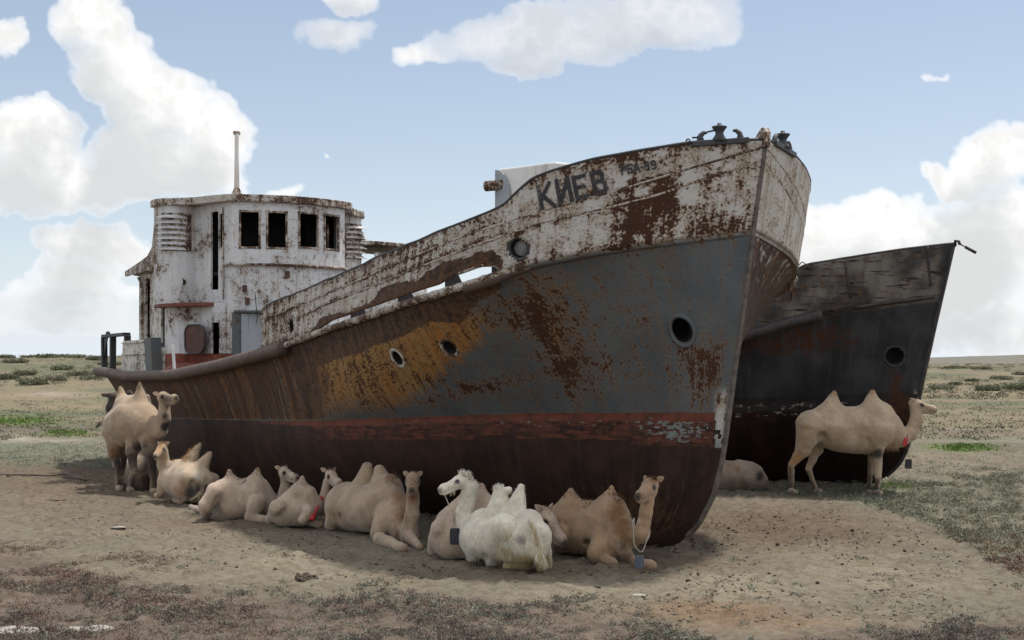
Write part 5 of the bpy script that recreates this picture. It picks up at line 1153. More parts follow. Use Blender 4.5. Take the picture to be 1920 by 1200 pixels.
def camel(label, base, coat, prims, head, spots=(), tufts=(), ears=True, earsz=1.0, tail=None, group='bactrian camels', res=2.0, headk=1.0, eyes=True, humpk=1.0, cuts=()):
    Y0 = H*F/(base[1]-HY); root = empty('camel', tuple(at(base[0], base[1], Y0)), label, 'camel', group)
    h = res*Y0/F; items = []
    for pr in prims:
        if len(pr) > 4 and pr[4] <= 7 and (pr[1][2] == 'g' or pr[0][2] == 'g' or max(pr[2], pr[3]) <= 16): pr = (pr[0], pr[1], pr[2]*.88, pr[3]*.88, pr[4])
        k = pr[4]*.7 if len(pr) > 4 else 5.5
        if humpk > 1 and pr[3] <= 7 and pr[2] >= 18 and pr[0][1] < base[1]-60: pr = ((pr[0][0], pr[0][1]+pr[2]*.22*(humpk-1)/.4, pr[0][2]), pr[1], pr[2]*humpk, pr[3]*1.15, 0)
        a_ = P3(pr[0], Y0, pr[2]); b_ = P3(pr[1], Y0, pr[3]); items.append((a_, b_, pr[2]*a_[1]/F, pr[3]*b_[1]/F, k*Y0/F))
    hp, hn = (P3(p, Y0) for p in head); f = hn-hp; L = np.linalg.norm(f); f /= L; sd_ = np.cross(f, Z3); sd_ /= np.linalg.norm(sd_); up = np.cross(sd_, f)
    HP = lambda a_, b_, c_: hp+L*(a_*f+b_*sd_+c_*up)
    if headk:
        q = headk; kk = .05*L
        for a_, b_, r1, r2, k in [((-.02,0,-.02),(.16,0,.0),.19,.205,.1),((.14,0,-.01),(.46,0,-.065),.19,.16,.08),((.46,0,-.065),(.80,0,-.095),.155,.15,.06),((.80,0,-.085),(.92,0,-.10),.145,.12,.05),
              ((.06,0,-.19),(.46,0,-.255),.16,.11,.06),((.46,0,-.255),(.82,0,-.265),.11,.10,.05),((.92,0,-.17),(.95,0,-.215),.10,.08,.05),((.90,.05,-.05),(.93,.055,-.06),.05,.045,.03),((.90,-.05,-.05),(.93,-.055,-.06),.05,.045,.03),
              ((.14,.115,.075),(.33,.125,.055),.07,.055,.05),((.14,-.115,.075),(.33,-.125,.055),.07,.055,.05),((.18,.10,-.09),(.36,.08,-.12),.12,.09,.08),((.18,-.10,-.09),(.36,-.08,-.12),.12,.09,.08),((-.10,0,.02),(.05,0,.10),.13,.12,.08)]:
            items.append((HP(*a_), HP(*b_), r1*L, r2*L, k*L))
    lo = np.min([np.minimum(a_-r1, b_-r2) for a_, b_, r1, r2, k in items], 0)-3*h; hi = np.max([np.maximum(a_+r1, b_+r2) for a_, b_, r1, r2, k in items], 0)+3*h
    n = np.ceil((hi-lo)/h).astype(int)+1; Fv = np.full(n, 1.0, np.float32); g = [lo[i]+h*np.arange(n[i]) for i in range(3)]
    for a_, b_, r1, r2, k in items:
        pad = k+4*h; l = np.minimum(a_-r1, b_-r2)-pad; u = np.maximum(a_+r1, b_+r2)+pad
        i0 = np.maximum(((l-lo)/h).astype(int), 0); i1 = np.minimum(((u-lo)/h).astype(int)+2, n); sl_ = tuple(slice(i0[i], i1[i]) for i in range(3))
        X, Y, Z = np.meshgrid(*[g[i][sl_[i]].astype(np.float32) for i in range(3)], indexing='ij', sparse=True)
        d = b_-a_; dd = max(float(d@d), 1e-9); t = np.clip(((X-a_[0])*d[0]+(Y-a_[1])*d[1]+(Z-a_[2])*d[2])/dd, 0, 1)
        dist = np.sqrt((X-a_[0]-t*d[0])**2+(Y-a_[1]-t*d[1])**2+(Z-a_[2]-t*d[2])**2)-(r1+t*(r2-r1))
        cur = Fv[sl_]; hh = np.clip(.5+.5*(cur-dist)/k, 0, 1); Fv[sl_] = cur*(1-hh)+dist*hh-k*hh*(1-hh)
    for (px, py, dy), (qx_, qy_, dy2), r1, r2, k in cuts:      # hollows: flank, behind the elbow, between the thighs
        a_, b_ = P3((px, py, dy), Y0), P3((qx_, qy_, dy2), Y0); r1, r2, k = r1*1.3*Y0/F, r2*1.25*Y0/F, k*.85*Y0/F
        X, Y, Z = np.meshgrid(*[q.astype(np.float32) for q in g], indexing='ij', sparse=True); d = b_-a_; dd = float(d@d)
        t = np.clip(((X-a_[0])*d[0]+(Y-a_[1])*d[1]+(Z-a_[2])*d[2])/dd, 0, 1); dist = -(np.sqrt((X-a_[0]-t*d[0])**2+(Y-a_[1]-t*d[1])**2+(Z-a_[2]-t*d[2])**2)-(r1+t*(r2-r1)))
        hh = np.clip(.5+.5*(dist-Fv)/k, 0, 1); Fv = Fv*(1-hh)+dist*hh+k*hh*(1-hh)
    V, Q = surface_net(Fv, lo, h)
    # light smoothing of the net
    e = np.concatenate([Q[:, [0,1]], Q[:, [1,2]], Q[:, [2,3]], Q[:, [3,0]]]); e = np.concatenate([e, e[:, ::-1]])
    deg = np.bincount(e[:, 0], minlength=len(V))[:, None]
    for _ in range(2):
        av = np.stack([np.bincount(e[:, 0], V[e[:, 1], c], len(V)) for c in range(3)], -1)/np.maximum(deg, 1); V = V*.5+av*.5
    fn = np.cross(V[Q[:, 2]]-V[Q[:, 0]], V[Q[:, 3]]-V[Q[:, 1]]); vn = np.stack([sum(np.bincount(Q[:, j], fn[:, c], len(V)) for j in range(4)) for c in range(3)], -1); vn /= np.linalg.norm(vn, axis=1, keepdims=True)+1e-9
    ax_ = np.array([.86, -.5, .12]); rib = np.sin((V@ax_)*2*np.pi/.085+1.5*fbm(V[:, 0]*2, V[:, 2]*2, o=2))*sst(vn[:, 2], -.35, .05)*sst(-vn[:, 2], -.75, -.35)*sst(-V[:, 2], -.95-.9*(base[1] < 935)*(Y0 > 26), -.3)
    V = V+vn*(.0035*rib)[:, None]
    V = V+vn*((fbm(V[:, 0]*4, V[:, 1]*4, V[:, 2]*3, o=4)-.5)*.06)[:, None]
    V[:, 2] = np.maximum(V[:, 2], -.03)
    C = np.zeros((len(V), 3))
    def paint(ch, p, r, s_, fl=None): C[:, ch] = np.maximum(C[:, ch], s_*np.exp(-(np.linalg.norm((V-p)*(1.0 if fl is None else fl), axis=1)/r)**2*1.2)*(1.0 if fl is None else (vn[:, 1] < .35)))
    if headk:
        paint(0, HP(.99,0,-.10), .17*L, .8); paint(2, HP(.70,0,-.02), .20*L, .45)
        for s_ in (1, -1):
            paint(0, HP(.30,.18*s_,-.01), .13*L, .95); paint(0, HP(.42,.17*s_,-.05), .09*L, .5); paint(0, HP(.95,.05*s_,-.05), .05*L, 1.0)
        paint(1, HP(-.08,0,.16), .2*L, .5)
        # mouth line
        rel = V-hp; uf, us, uu = rel@f/L, rel@sd_/L, rel@up/L
        C[:, 0] = np.maximum(C[:, 0], .7*np.exp(-((uu+.20)/.018)**2)*((uf > .62) & (uf < 1.1) & (np.abs(us) < .3)))
    for px, py, dy, r, ch, s_ in spots: paint('dgp'.index(ch), P3((px, py, dy), Y0), r*Y0/F*1.15, s_, np.array([1, .14, 1]))  # dark marks between leg and belly put the shade there into the coat
    mesh_obj('body', V, Q, COATS[coat], root, True, {'coat': ('FLOAT_COLOR', C)})
    # short coat: fine single-blade hairs lying back and down over the skin
    nh = int(min(16000, 5200*(24/Y0)**2)); pk = RNG.integers(0, len(V), nh); pk = pk[V[pk, 2] > .04]; bh = np.array([0, .0, -.75])+vn[pk]*.36+RNG.normal(size=(len(pk), 3))*.16
    bh /= np.linalg.norm(bh, axis=1, keepdims=True); sh = np.cross(bh, vn[pk]); sh /= np.linalg.norm(sh, axis=1, keepdims=True)+1e-9; hl = RNG.uniform(.018, .038, (len(pk), 1)); hw = max(.0035, .22*Y0/F)
    if headk: hl = hl*np.clip(np.linalg.norm(V[pk]-HP(.5, 0, -.1), axis=1)/L-.45, .12, 1)[:, None]
    b0_ = V[pk]-vn[pk]*.004; HV = np.stack([b0_-sh*hw, b0_+sh*hw, b0_+bh*hl], 1).reshape(-1, 3); HC = np.repeat(np.clip(C[pk]+RNG.normal(size=(len(pk), 1))*.16+np.array([0, .22, .25])*(RNG.uniform(size=(len(pk), 3)) < .3), 0, 1), 3, 0)
    mesh_obj('short_coat', HV, np.arange(len(HV)).reshape(-1, 3), COATS[coat], root, True, {'coat': ('FLOAT_COLOR', HC)})
    if headk and eyes:
        for s_ in (1, -1): MB().ball(HP(.295,.175*s_,.015), .042*L, 10, 8).build('eye', M_EYE, root, True)
    if headk and ears:
        for s_ in (1, -1):
            b0 = HP(-.06,.15*s_,.12); dr = -.45*f+.80*s_*sd_+.38*up; dr /= np.linalg.norm(dr); wd = np.cross(dr, f); wd /= np.linalg.norm(wd); th = np.cross(wd, dr); l = .22*L*earsz; Vv = []; Fc = []
            m_, n_ = 8, 10
            for i in range(m_+1):
                t = i/m_; w_ = .085*L*earsz*(math.sin(math.pi*min(t*.86+.14, 1)**.8)**.8+.06)
                for k in range(n_):
                    a_ = 2*math.pi*k/n_; cup = .5*w_*abs(math.cos(a_))**1.5
                    Vv.append(b0+dr*l*t+wd*w_*math.cos(a_)+th*(w_*.35*math.sin(a_)+cup-.02*L))
            Fc = [(i*n_+k, i*n_+(k+1) % n_, (i+1)*n_+(k+1) % n_, (i+1)*n_+k) for i in range(m_) for k in range(n_)]+[tuple(range(n_)), tuple(m_*n_+k for k in range(n_))]
            o = mesh_obj('ear', np.array(Vv), Fc, COATS[coat], root, True, {'coat': ('FLOAT_COLOR', np.tile([.15, .35, .2], (len(Vv), 1)))})
    auto = []
    hc1 = {'white': 'white', 'ginger': 'brown', 'sand': 'tan', 'pink': 'tan', 'tan': 'tan', 'grey': 'tan'}[coat]
    if headk: auto += [(HP(-.16, 0, -.36), .30*L, .055, 170, hc1, 'down', 'throat_hair'), (HP(-.04, 0, .20), .17*L, .045, 110, hc1, 'up', 'crown_hair')]
    for pr in prims:
        if pr[3] <= 7 and pr[2] >= 18 and pr[0][1] < base[1]-40: q = P3(pr[1], Y0, pr[3]); auto.append((q, .17, .045, 150, 'white' if coat == 'white' else ('brown' if coat in ('ginger', 'pink') else 'tan'), 'up', 'hump_hair'))
    for c, rr, ln, cnt, mt, mode, nm in auto:
        cand = np.where(np.linalg.norm(V-c, axis=1) < rr)[0]
        if len(cand) < 20: continue
        pick = RNG.choice(cand, cnt); dirs = vn[pick]*(.7 if mode == 'up' else .30)+np.array([0, 0, .55 if mode == 'up' else -1.0])+RNG.normal(size=(cnt, 3))*.25
        hairs(root, nm, HAIR[mt], [(V[i]-vn[i]*.01, d, ln*RNG.uniform(.4, 1.15)) for i, d in zip(pick, dirs)], max(.0035, .24*Y0/F))
    for px, py, dy, r, ln, cnt, mt, mode, nm in tufts:
        c = P3((px, py, dy), Y0); rr = r*Y0/F; cand = np.where(np.linalg.norm((V-c)*np.array([1, .55, 1]), axis=1) < rr)[0]
        if len(cand) == 0: continue
        pick = RNG.choice(cand, cnt); dirs = vn[pick]*(.8 if mode == 'up' else .35)+np.array([0, 0, .75 if mode == 'up' else -1.0])+RNG.normal(size=(cnt, 3))*.22
        hairs(root, nm, HAIR[mt], [(V[i]-vn[i]*.01, d, ln*RNG.uniform(.5, 1.15)) for i, d in zip(pick, dirs)], max(.0045, .35*Y0/F))
    if tail:
        mt, pts, cnt = tail; pp = [P3(p, Y0) for p in pts]; sd2 = []
        for _ in range(cnt):
            t = RNG.uniform(0, len(pp)-1.001); i = int(t); q = pp[i]*(1-t+i)+pp[i+1]*(t-i); sd2.append((q+RNG.normal(size=3)*.018, (pp[min(i+1, len(pp)-1)]-pp[i])+RNG.normal(size=3)*.03, RNG.uniform(.08, .2)))
        hairs(root, 'tail_tuft', HAIR[mt], sd2, max(.004, .3*Y0/F))
    return root
G = 'g'
CAMELS = {}
CAMELS['stand_right'] = camel('pale tan camel standing in profile in front of the black hull, head to the right', (1570,929), 'sand', [
 ((1545,797,0),(1636,802,0),33,42),((1585,812,0),(1622,813,0),37,38),((1522,795,.02),(1532,796,.02),27,31),((1554,790,0),(1564,737,0),34,4,16),((1635,790,0),(1636,736,0),36,4,16),
 ((1648,790,0),(1690,822,0),36,15,14),((1660,800,0),(1672,815,0),30,26),((1688,822,0),(1707,813,0),15,13),((1707,813,0),(1718,786,0),13,11.5),((1718,786,0),(1716,762,0),11.5,10.5),
 ((1520,800,-.2),(1507,842,-.2),29,15,6),((1507,842,-.2),(1483,872,-.2),14,7.5,5),((1483,872,-.2),(1484,917,G),7.5,5.5,4),((1483,921,G),(1491,923,G),6,6,4),
 ((1527,800,.2),(1531,842,.2),27,12,6),((1531,842,.2),(1516,880,.2),11,6.5,5),((1516,880,.2),(1531,918,G),6.5,5.2,4),((1531,921,G),(1539,922,G),5.5,5.5,4),
 ((1647,803,-.24),(1646,842,-.22),24,12,8),((1646,842,-.22),(1646,884,-.2),11,7,5),((1646,884,-.2),(1646,894,-.2),8,8,4),((1646,894,-.2),(1644,917,G),7,5.6,4),((1642,923,G),(1650,924,G),6.5,6.5,4),
 ((1639,810,.2),(1635,845,.18),19,10,8),((1635,845,.18),(1632,888,.18),8.5,6.8,5),((1632,888,.18),(1629,917,G),6,5,4),((1628,922,G),(1634,923,G),5.5,5.5,4),
 ((1505,778,0),(1494,830,0),5,2.5,5)], ((1714,757,0),(1757,764,-.04)),
 spots=[(1646,850,-.25,13,'d',.8),(1564,736,0,10,'g',.6),(1636,735,0,10,'g',.6),(1668,838,0,24,'g',.6),(1490,860,-.2,26,'g',.75),(1505,800,0,10,'g',.7),(1503,820,0,8,'d',.5),(1545,832,-.4,12,'d',.5),(1640,845,-.3,16,'g',.5),(1500,840,-.2,16,'g',.45),(1722,800,0,8,'g',.6),(1725,785,0,8,'g',.5),(1530,838,.2,20,'d',.4),(1590,835,0,30,'p',.5)],  # dark flank mark paints in the shadow between thigh and belly
 humpk=1.32, cuts=[((1548,842,-.46),(1540,818,-.40),11,7,7),((1629,846,-.44),(1627,826,-.46),6,4,6)], tufts=[(1668,838,0,16,.10,160,'tan','down','chest_hair'),(1722,800,0,16,.06,160,'tan','down','throat_hair')], tail=('brown', [(1505,785,-.02),(1498,815,-.04),(1493,845,-.04)], 60))
CAMELS['stand_left'] = camel('tan camel standing by the stern with its head turned right towards the hull', (250,923), 'tan', [
 ((228,795,.25),(250,791,0),33,41),((250,791,0),(272,796,-.25),41,33),((216,795,.3),(220,800,.28),22,24),((232,778,.15),(226,728,.2),23,4,14),((263,774,-.12),(262,719,-.12),24,3,14),((236,760,.1),(252,760,0),18,20,12),
 ((270,780,-.2),(290,806,-.45),24,18,12),((278,805,-.4),(282,812,-.42),24,20),((286,808,-.45),(300,808,-.55),17,13,8),((300,808,-.55),(307,785,-.55),13,11.5),((307,785,-.55),(309,758,-.52),11.5,10.5),
 ((216,812,.15),(213,850,.1),23,11,6),((213,850,.1),(222,880,.1),10,6.5,5),((222,880,.1),(220,913,G),6.5,5.2,4),((222,915,G),(225,917,G),6,6,4),
 ((228,812,.35),(232,850,.4),20,10,6),((232,850,.4),(231,885,.4),9,6,5),((231,885,.4),(228,911,G),6,5,4),((229,912,G),(231,913,G),5.5,5.5,4),
 ((256,822,-.2),(247,848,-.25),20,12,6),((247,848,-.25),(250,885,-.2),11,8,5),((250,885,-.2),(244,914,G),7.5,6,4),((242,917,G),(245,918,G),6.5,6.5,4),
 ((279,824,-.42),(284,850,-.45),18,11,6),((284,850,-.45),(287,888,-.4),10,8,5),((287,888,-.4),(286,918,G),7.5,6,4),((286,921,G),(289,921,G),6.5,6.5,4),((228,826,.0),(232,828,.0),12,12,5),
 ((203,784,.3),(186,796,.4),3.5,2.2,4)], ((304,745,-.5),(331,741,-.85)),
 spots=[(214,848,.1,18,'g',.8),(218,880,.1,30,'d',.55),(232,870,.4,30,'d',.7),(247,860,-.2,34,'d',.6),(286,870,-.4,40,'d',.75),(262,838,-.2,16,'d',.7),(276,835,-.4,14,'d',.6),(314,800,-.5,10,'d',.95),(314,780,-.5,9,'d',.7),(226,905,0,26,'d',.5),(246,905,-.2,26,'d',.5),(316,746,-.6,20,'d',.55),(282,825,-.4,12,'g',.5),(262,716,-.1,8,'g',.4)],
 tufts=[(262,722,-.1,10,.05,90,'tan','up','hump_hair')], tail=('black', [(196,788,.35),(184,797,.42)], 50))
CAMELS['behind_left'] = camel('dark headed camel mostly hidden behind the standing camel by the stern, looking left', (245,913), 'grey', [
 ((232,800,0),(275,800,.0),32,32),((246,785,0),(243,736,0),22,5,14),((270,785,0),(274,745,0),20,6,14),((228,800,0),(216,790,-.05),22,16),((216,790,-.05),(210,765,-.1),14,11),((210,765,-.1),(213,744,-.1),11,10),
 ((230,815,-.2),(232,850,-.2),18,10),((232,850,-.2),(231,900,G),9,5.5,5),((238,815,.2),(241,850,.2),18,10),((241,850,.2),(241,898,G),9,5.5,5),((272,815,-.2),(272,850,-.2),20,10),((272,850,-.2),(273,900,G),9,5.5,5),((280,815,.2),(281,850,.2),18,10),((281,850,.2),(281,898,G),9,5.5,5)],
 ((213,739,-.1),(190,736,-.15)), spots=[(210,760,-.1,30,'d',.9),(213,740,-.1,14,'d',.6),(243,738,0,22,'d',.9),(203,738,-.1,8,'p',.3)])
CAMELS['shaggy'] = camel('pale grey shaggy camel lying behind the legs of the standing camel', (258,918), 'grey', [
 ((262,888,0),(244,872,.8),32,27),((268,868,.2),(270,838,.2),18,9,10),((248,862,.7),(246,840,.7),16,6,10),((238,872,1.0),(224,868,1.3),18,13),((224,868,1.3),(220,856,1.4),11,10),((236,880,-.1),(229,908,G),15,10,6),((284,892,-.1),(291,908,G),16,10,6),((270,904,-.3),(266,903,G),8,9,4),((255,905,-.3),(252,906,G),8,8,4)],
 ((222,851,1.4),(205,855,1.5)), spots=[(268,905,-.3,12,'g',.7),(270,880,-.3,24,'d',.5),(280,900,-.2,18,'d',.75),(206,855,1.5,12,'d',.9),(236,880,-.1,26,'p',.6)],
 tufts=[(270,842,.2,16,.10,140,'white','down','hump_hair'),(262,848,.2,10,.08,40,'black','down','hump_hair')])
CAMELS['ginger_fringe'] = camel('sandy camel lying with its rump towards us and ginger fringe on its front hump', (345,948), 'sand', [
 ((364,906,-.1),(326,900,.6),36,29),((346,884,.25),(375,834,.3),22,4,14),((372,884,0),(394,851,0),19,5,12),((340,878,.4),(330,880,.5),18,18),((384,906,-.15),(386,910,-.1),24,22),((396,902,.1),(405,930,.15),17,10,6),
 ((354,898,-.32),(332,932,G),20,12,6),((330,936,G),(342,940,G),9,8,5),((310,905,.55),(301,925,.45),16,9,6),((301,927,G),(294,930,G),8,7,5),((366,938,G),(352,939,G),6,6,4),
 ((320,896,.6),(307,872,.55),16,11.5),((307,872,.55),(304,846,.5),11.5,10.5),((382,896,-.35),(379,924,-.42),4.5,3.5,4),((379,924,-.42),(364,932,-.42),3.5,2.5,4)],
 ((305,838,.48),(289,853,.10)), spots=[(360,925,-.4,18,'d',.75),(372,915,-.4,16,'d',.65),(372,890,-.3,22,'p',.6),(344,905,-.4,14,'g',.6),(334,925,-.4,18,'g',.75),(330,880,.3,14,'g',.4),(347,858,.2,10,'g',.7),(300,838,.4,16,'g',.7),(330,938,-.4,14,'g',.7),(345,912,-.45,10,'d',.5)],
 cuts=[((352,936,-.48),(362,905,-.45),7,4,6),((388,930,-.3),(386,905,-.3),6,4,6)], tufts=[(350,852,.3,16,.09,150,'ginger','up','hump_hair'),(362,842,.3,10,.08,60,'ginger','up','hump_hair'),(303,828,.45,8,.07,60,'ginger','up','forelock'),(330,866,.5,9,.06,40,'ginger','up','hump_hair'),(333,938,-.4,14,.07,50,'straw','down','leg_hair')], tail=('straw', [(381,905,-.37),(377,926,-.44),(364,933,-.44)], 60))
CAMELS['pink'] = camel('pinkish beige camel lying side on with two upright pointed humps', (440,976), 'pink', [
 ((441,936,.1),(478,936,.1),37,33),((492,942,.1),(498,946,.1),26,22),((434,920,.1),(430,884,.1),28,4,14),((476,916,.1),(483,880,.1),27,4,14),((450,918,.1),(465,918,.1),19,19),((486,918,.1),(510,950,.12),22,14,12),
 ((404,924,-.15),(386,948,-.22),17,14,6),((386,948,-.22),(385,964,G),14,12,5),((418,920,0),(404,922,-.1),22,18),((378,956,G),(358,950,G),6,6.5,4),((482,944,-.25),(468,968,-.3),17,11,6),((468,971,G),(497,974,G),10,8,5),
 ((508,952,.15),(528,946,.4),14,11.5),((528,946,.4),(535,916,.45),11.5,9.5),((535,916,.45),(535,893,.42),9.5,9)], ((531,884,.42),(559,892,.12)),
 spots=[(556,884,.2,10,'d',.7),(430,882,.1,8,'g',.6),(483,877,.1,8,'g',.6),(408,935,-.2,14,'g',.3),(440,950,-.2,30,'p',.3),(496,972,-.3,10,'g',.4),(500,945,0,22,'g',.35)],
 cuts=[((402,966,-.30),(408,935,-.28),7,3,6),((462,968,-.28),(468,945,-.28),5,3,5)], tufts=[(430,886,.1,9,.05,90,'brown','up','hump_hair'),(483,882,.1,8,.05,80,'tan','up','hump_hair'),(456,902,.1,12,.05,130,'brown','up','back_hair')])
CAMELS['small'] = camel('small pale camel lying beside the large one, red tassel at its chest', (545,989), 'pink', [
 ((534,960,.1),(570,956,.1),27,28),((540,946,.12),(562,918,.12),22,15),((566,922,.1),(567,896,.1),18,4,10),((576,930,.1),(592,946,.12),20,13),((521,950,-.15),(508,974,G),17,10,6),((577,958,-.2),(567,974,-.25),14,10,6),((567,978,G),(600,984,G),8.5,7,5),
 ((590,950,.15),(606,956,.3),13,10.5),((606,956,.3),(609,930,.32),10.5,9.5),((609,930,.32),(613,903,.32),9.5,9)], ((618,889,.32),(638,903,-.05)),
 spots=[(585,945,0,16,'g',.35),(598,984,-.2,10,'g',.7),(545,965,-.2,24,'p',.4)], cuts=[((522,982,-.18),(528,958,-.2),5,3,5),((560,978,-.22),(566,960,-.22),4,3,4)], tufts=[(620,880,.3,7,.05,36,'brown','up','forelock')])
CAMELS['large'] = camel('large grey tan camel lying face on with a folded rear hump', (655,1000), 'tan', [
 ((655,950,.45),(712,956,-.35),46,42),((684,918,.25),(687,876,.25),30,11,14),((716,918,-.1),(711,882,-.05),30,11,14),((726,915,-.3),(752,958,-.8),28,22,12),((740,975,-.8),(748,982,-.95),32,26),
 ((630,955,.2),(619,986,G),24,12,6),((727,965,-.7),(709,1000,-1.0),26,15,7),((711,1010,G),(757,1028,G),14,11,6),((762,1000,-1.1),(786,1026,G),14,9,6),
 ((752,990,-1.0),(768,1003,-1.2),21,14.5),((768,1003,-1.2),(773,965,-1.25),14.5,12),((773,965,-1.25),(774,925,-1.2),12,11.5)], ((774,898,-1.12),(772,914,-1.58)),
 spots=[(687,868,.25,10,'d',.4),(735,890,-.3,14,'g',.8),(748,930,-.8,20,'g',.7),(756,965,-1.0,20,'g',.7),(715,1008,-1.2,12,'d',.6),(790,890,-1.1,10,'d',.6),(768,1010,-1.2,26,'g',.6),(773,930,-1.2,16,'g',.9),(773,905,-1.4,16,'g',.7),(773,900,-1.4,14,'d',.35),(775,960,-1.3,14,'d',.3),(745,1030,-1.5,16,'d',.3),(665,965,-.2,40,'p',.3),(640,945,.2,18,'g',.25),(750,1000,-1.1,12,'g',.6),(784,1020,-1.2,16,'d',.4)],
 humpk=1.15, cuts=[((634,992,-.05),(640,965,-.02),7,4,7),((700,1000,-.9),(704,975,-.75),6,4,6)], tufts=[(738,900,-.4,16,.07,90,'brown','up','mane'),(752,940,-.9,18,.10,120,'tan','down','mane'),(772,884,-1.1,9,.04,36,'tan','up','forelock'),(757,985,-1.1,20,.12,110,'tan','down','neck_hair')])
CAMELS['tan_behind'] = camel('tan camel lying behind the white one, its lowered head showing right of it', (850,1050), 'pink', [
 ((850,1008,.05),(905,1004,0),42,38),((852,985,.1),(890,942,.1),36,30,14),((892,950,.1),(903,912,.1),34,6,14),((905,950,.1),(925,975,.05),28,26),((827,990,-.1),(813,1033,G),22,12,6),((925,1004,.1),(960,1012,.15),30,22),((960,1012,.15),(1006,1012,.1),22,16),((1006,1012,.1),(1018,985,.05),16,15)],
 ((1021,964,.02),(1062,1012,-.30)), spots=[(903,908,.1,12,'g',.4),(1042,988,-.2,34,'d',.42),(1015,955,0,22,'g',.5),(1030,990,-.2,22,'g',.5)],
 cuts=[((830,1042,-.32),(834,1010,-.30),6,4,6)], tufts=[(1030,954,0,9,.03,80,'tan','up','forelock')], earsz=1.05)
CAMELS['white'] = camel('white camel lying with its rump to us, head in profile to the left', (960,1078), 'white', [
 ((985,1012,.05),(905,1006,.75),44,40),((1001,1006,0),(1003,1012,0),32,32),((990,985,.1),(992,980,.1),27,26),((964,965,.3),(977,913,.3),27,6,12),((936,962,.55),(936,924,.55),28,14,12),((936,924,.55),(954,918,.5),13,8,6),
 ((906,982,.8),(882,1000,1.0),30,24),((884,1012,.9),(892,1030,.8),24,20),((876,1004,1.05),(872,962,1.1),20,17),((872,962,1.1),(880,915,1.05),17,15),
 ((946,988,-.05),(922,1052,G),30,14,6),((1018,1002,-.1),(1024,1058,G),18,12,6),((950,1062,G),(984,1056,G),10,17,5),((1012,1046,-.3),(1016,1062,G),12,14,5),((892,1015,.75),(884,1048,G),18,9,7),((994,976,-.2),(1008,1012,-.38),6,5,5)],
 ((868,897,1.0),(821,914,.85)),
 spots=[(976,1016,-.4,15,'d',.62),(1000,1014,-.4,12,'d',.3),(980,1060,.1,26,'g',1.3),(1016,1062,0,22,'g',1.3),(955,1064,.1,18,'g',1.0),(935,1052,-.2,24,'g',.6),(950,1010,-.3,14,'g',.45),(930,1072,0,20,'g',.6),(1026,1065,-.3,14,'g',.6),(880,920,1.0,14,'p',.5),(824,915,.85,9,'d',-.5)],
 cuts=[((976,1040,-.36),(980,1000,-.34),10,7,8),((908,1058,.45),(915,1020,.40),6,4,6),((1003,1045,-.33),(1002,1015,-.32),6,4,5)], tufts=[(872,884,1.0,13,.10,150,'white','up','forelock'),(888,890,1.05,13,.09,120,'white','up','mane'),(896,905,1.1,10,.07,60,'white','up','mane'),(892,930,1.1,14,.05,60,'white','down','mane'),(850,930,1.0,12,.06,50,'straw','down','beard'),(936,1040,-.3,26,.10,110,'straw','down','thigh_hair'),(950,1055,-.35,16,.10,70,'white','down','thigh_hair'),(1028,1045,-.2,18,.08,60,'white','down','thigh_hair'),(934,912,.55,12,.07,140,'white','up','hump_hair'),(886,1040,.8,16,.07,50,'white','down','leg_hair')], earsz=.9,
 tail=('straw', [(993,975,-.30),(1003,1000,-.42),(1011,1025,-.48),(1013,1045,-.5)], 200))
CAMELS['ginger'] = camel('ginger tan camel lying under the bow with a dark brown forelock', (1085,1044), 'ginger', [
 ((1082,990,.1),(1132,1000,-.35),46,42),((1068,960,.1),(1070,921,.1),32,6,16),((1140,960,-.35),(1147,914,-.4),32,5,16),((1085,955,.0),(1125,958,-.2),20,20),((1150,958,-.5),(1167,1000,-.8),28,26,12),((1165,1010,-.8),(1150,1030,-.75),28,22),
 ((1130,1010,-.6),(1117,1038,-.85),24,16,7),((1119,1046,G),(1149,1055,G),14,12,6),((1168,1030,-1.0),(1185,1052,G),16,10,6),((1185,1054,G),(1219,1060,G),9,12.5,6),((1052,1000,-.15),(1046,1030,G),24,11,6),
 ((1176,1006,-.9),(1203,1002,-1.1),22,16),((1203,1002,-1.1),(1211,962,-1.1),16,12),((1211,962,-1.1),(1216,928,-1.08),12,11.5)], ((1222,909,-1.02),(1194,924,-1.42)),
 spots=[(1150,925,-.4,16,'g',.5),(1158,955,-.6,20,'g',.9),(1166,985,-.8,20,'g',.95),(1170,1005,-.9,14,'g',.7),(1100,975,0,26,'g',.3),(1152,965,-.6,20,'g',.8),(1225,895,-1.0,12,'g',1),(1168,1022,-1.0,14,'d',.6),(1196,975,-1.1,8,'p',.6),(1215,985,-1.1,20,'g',.4),(1180,1040,-1,14,'d',.4)],
 humpk=1.4, cuts=[((1112,1030,-.75),(1100,1015,-.42),7,5,7),((1160,1040,-1.15),(1150,1030,-1.05),7,5,6)], tufts=[(1158,940,-.5,14,.08,110,'brown','up','mane'),(1168,970,-.8,18,.12,170,'brown','down','mane'),(1226,894,-1.0,11,.06,130,'brown','up','forelock'),(1104,945,-.1,16,.05,150,'brown','up','back_hair')])
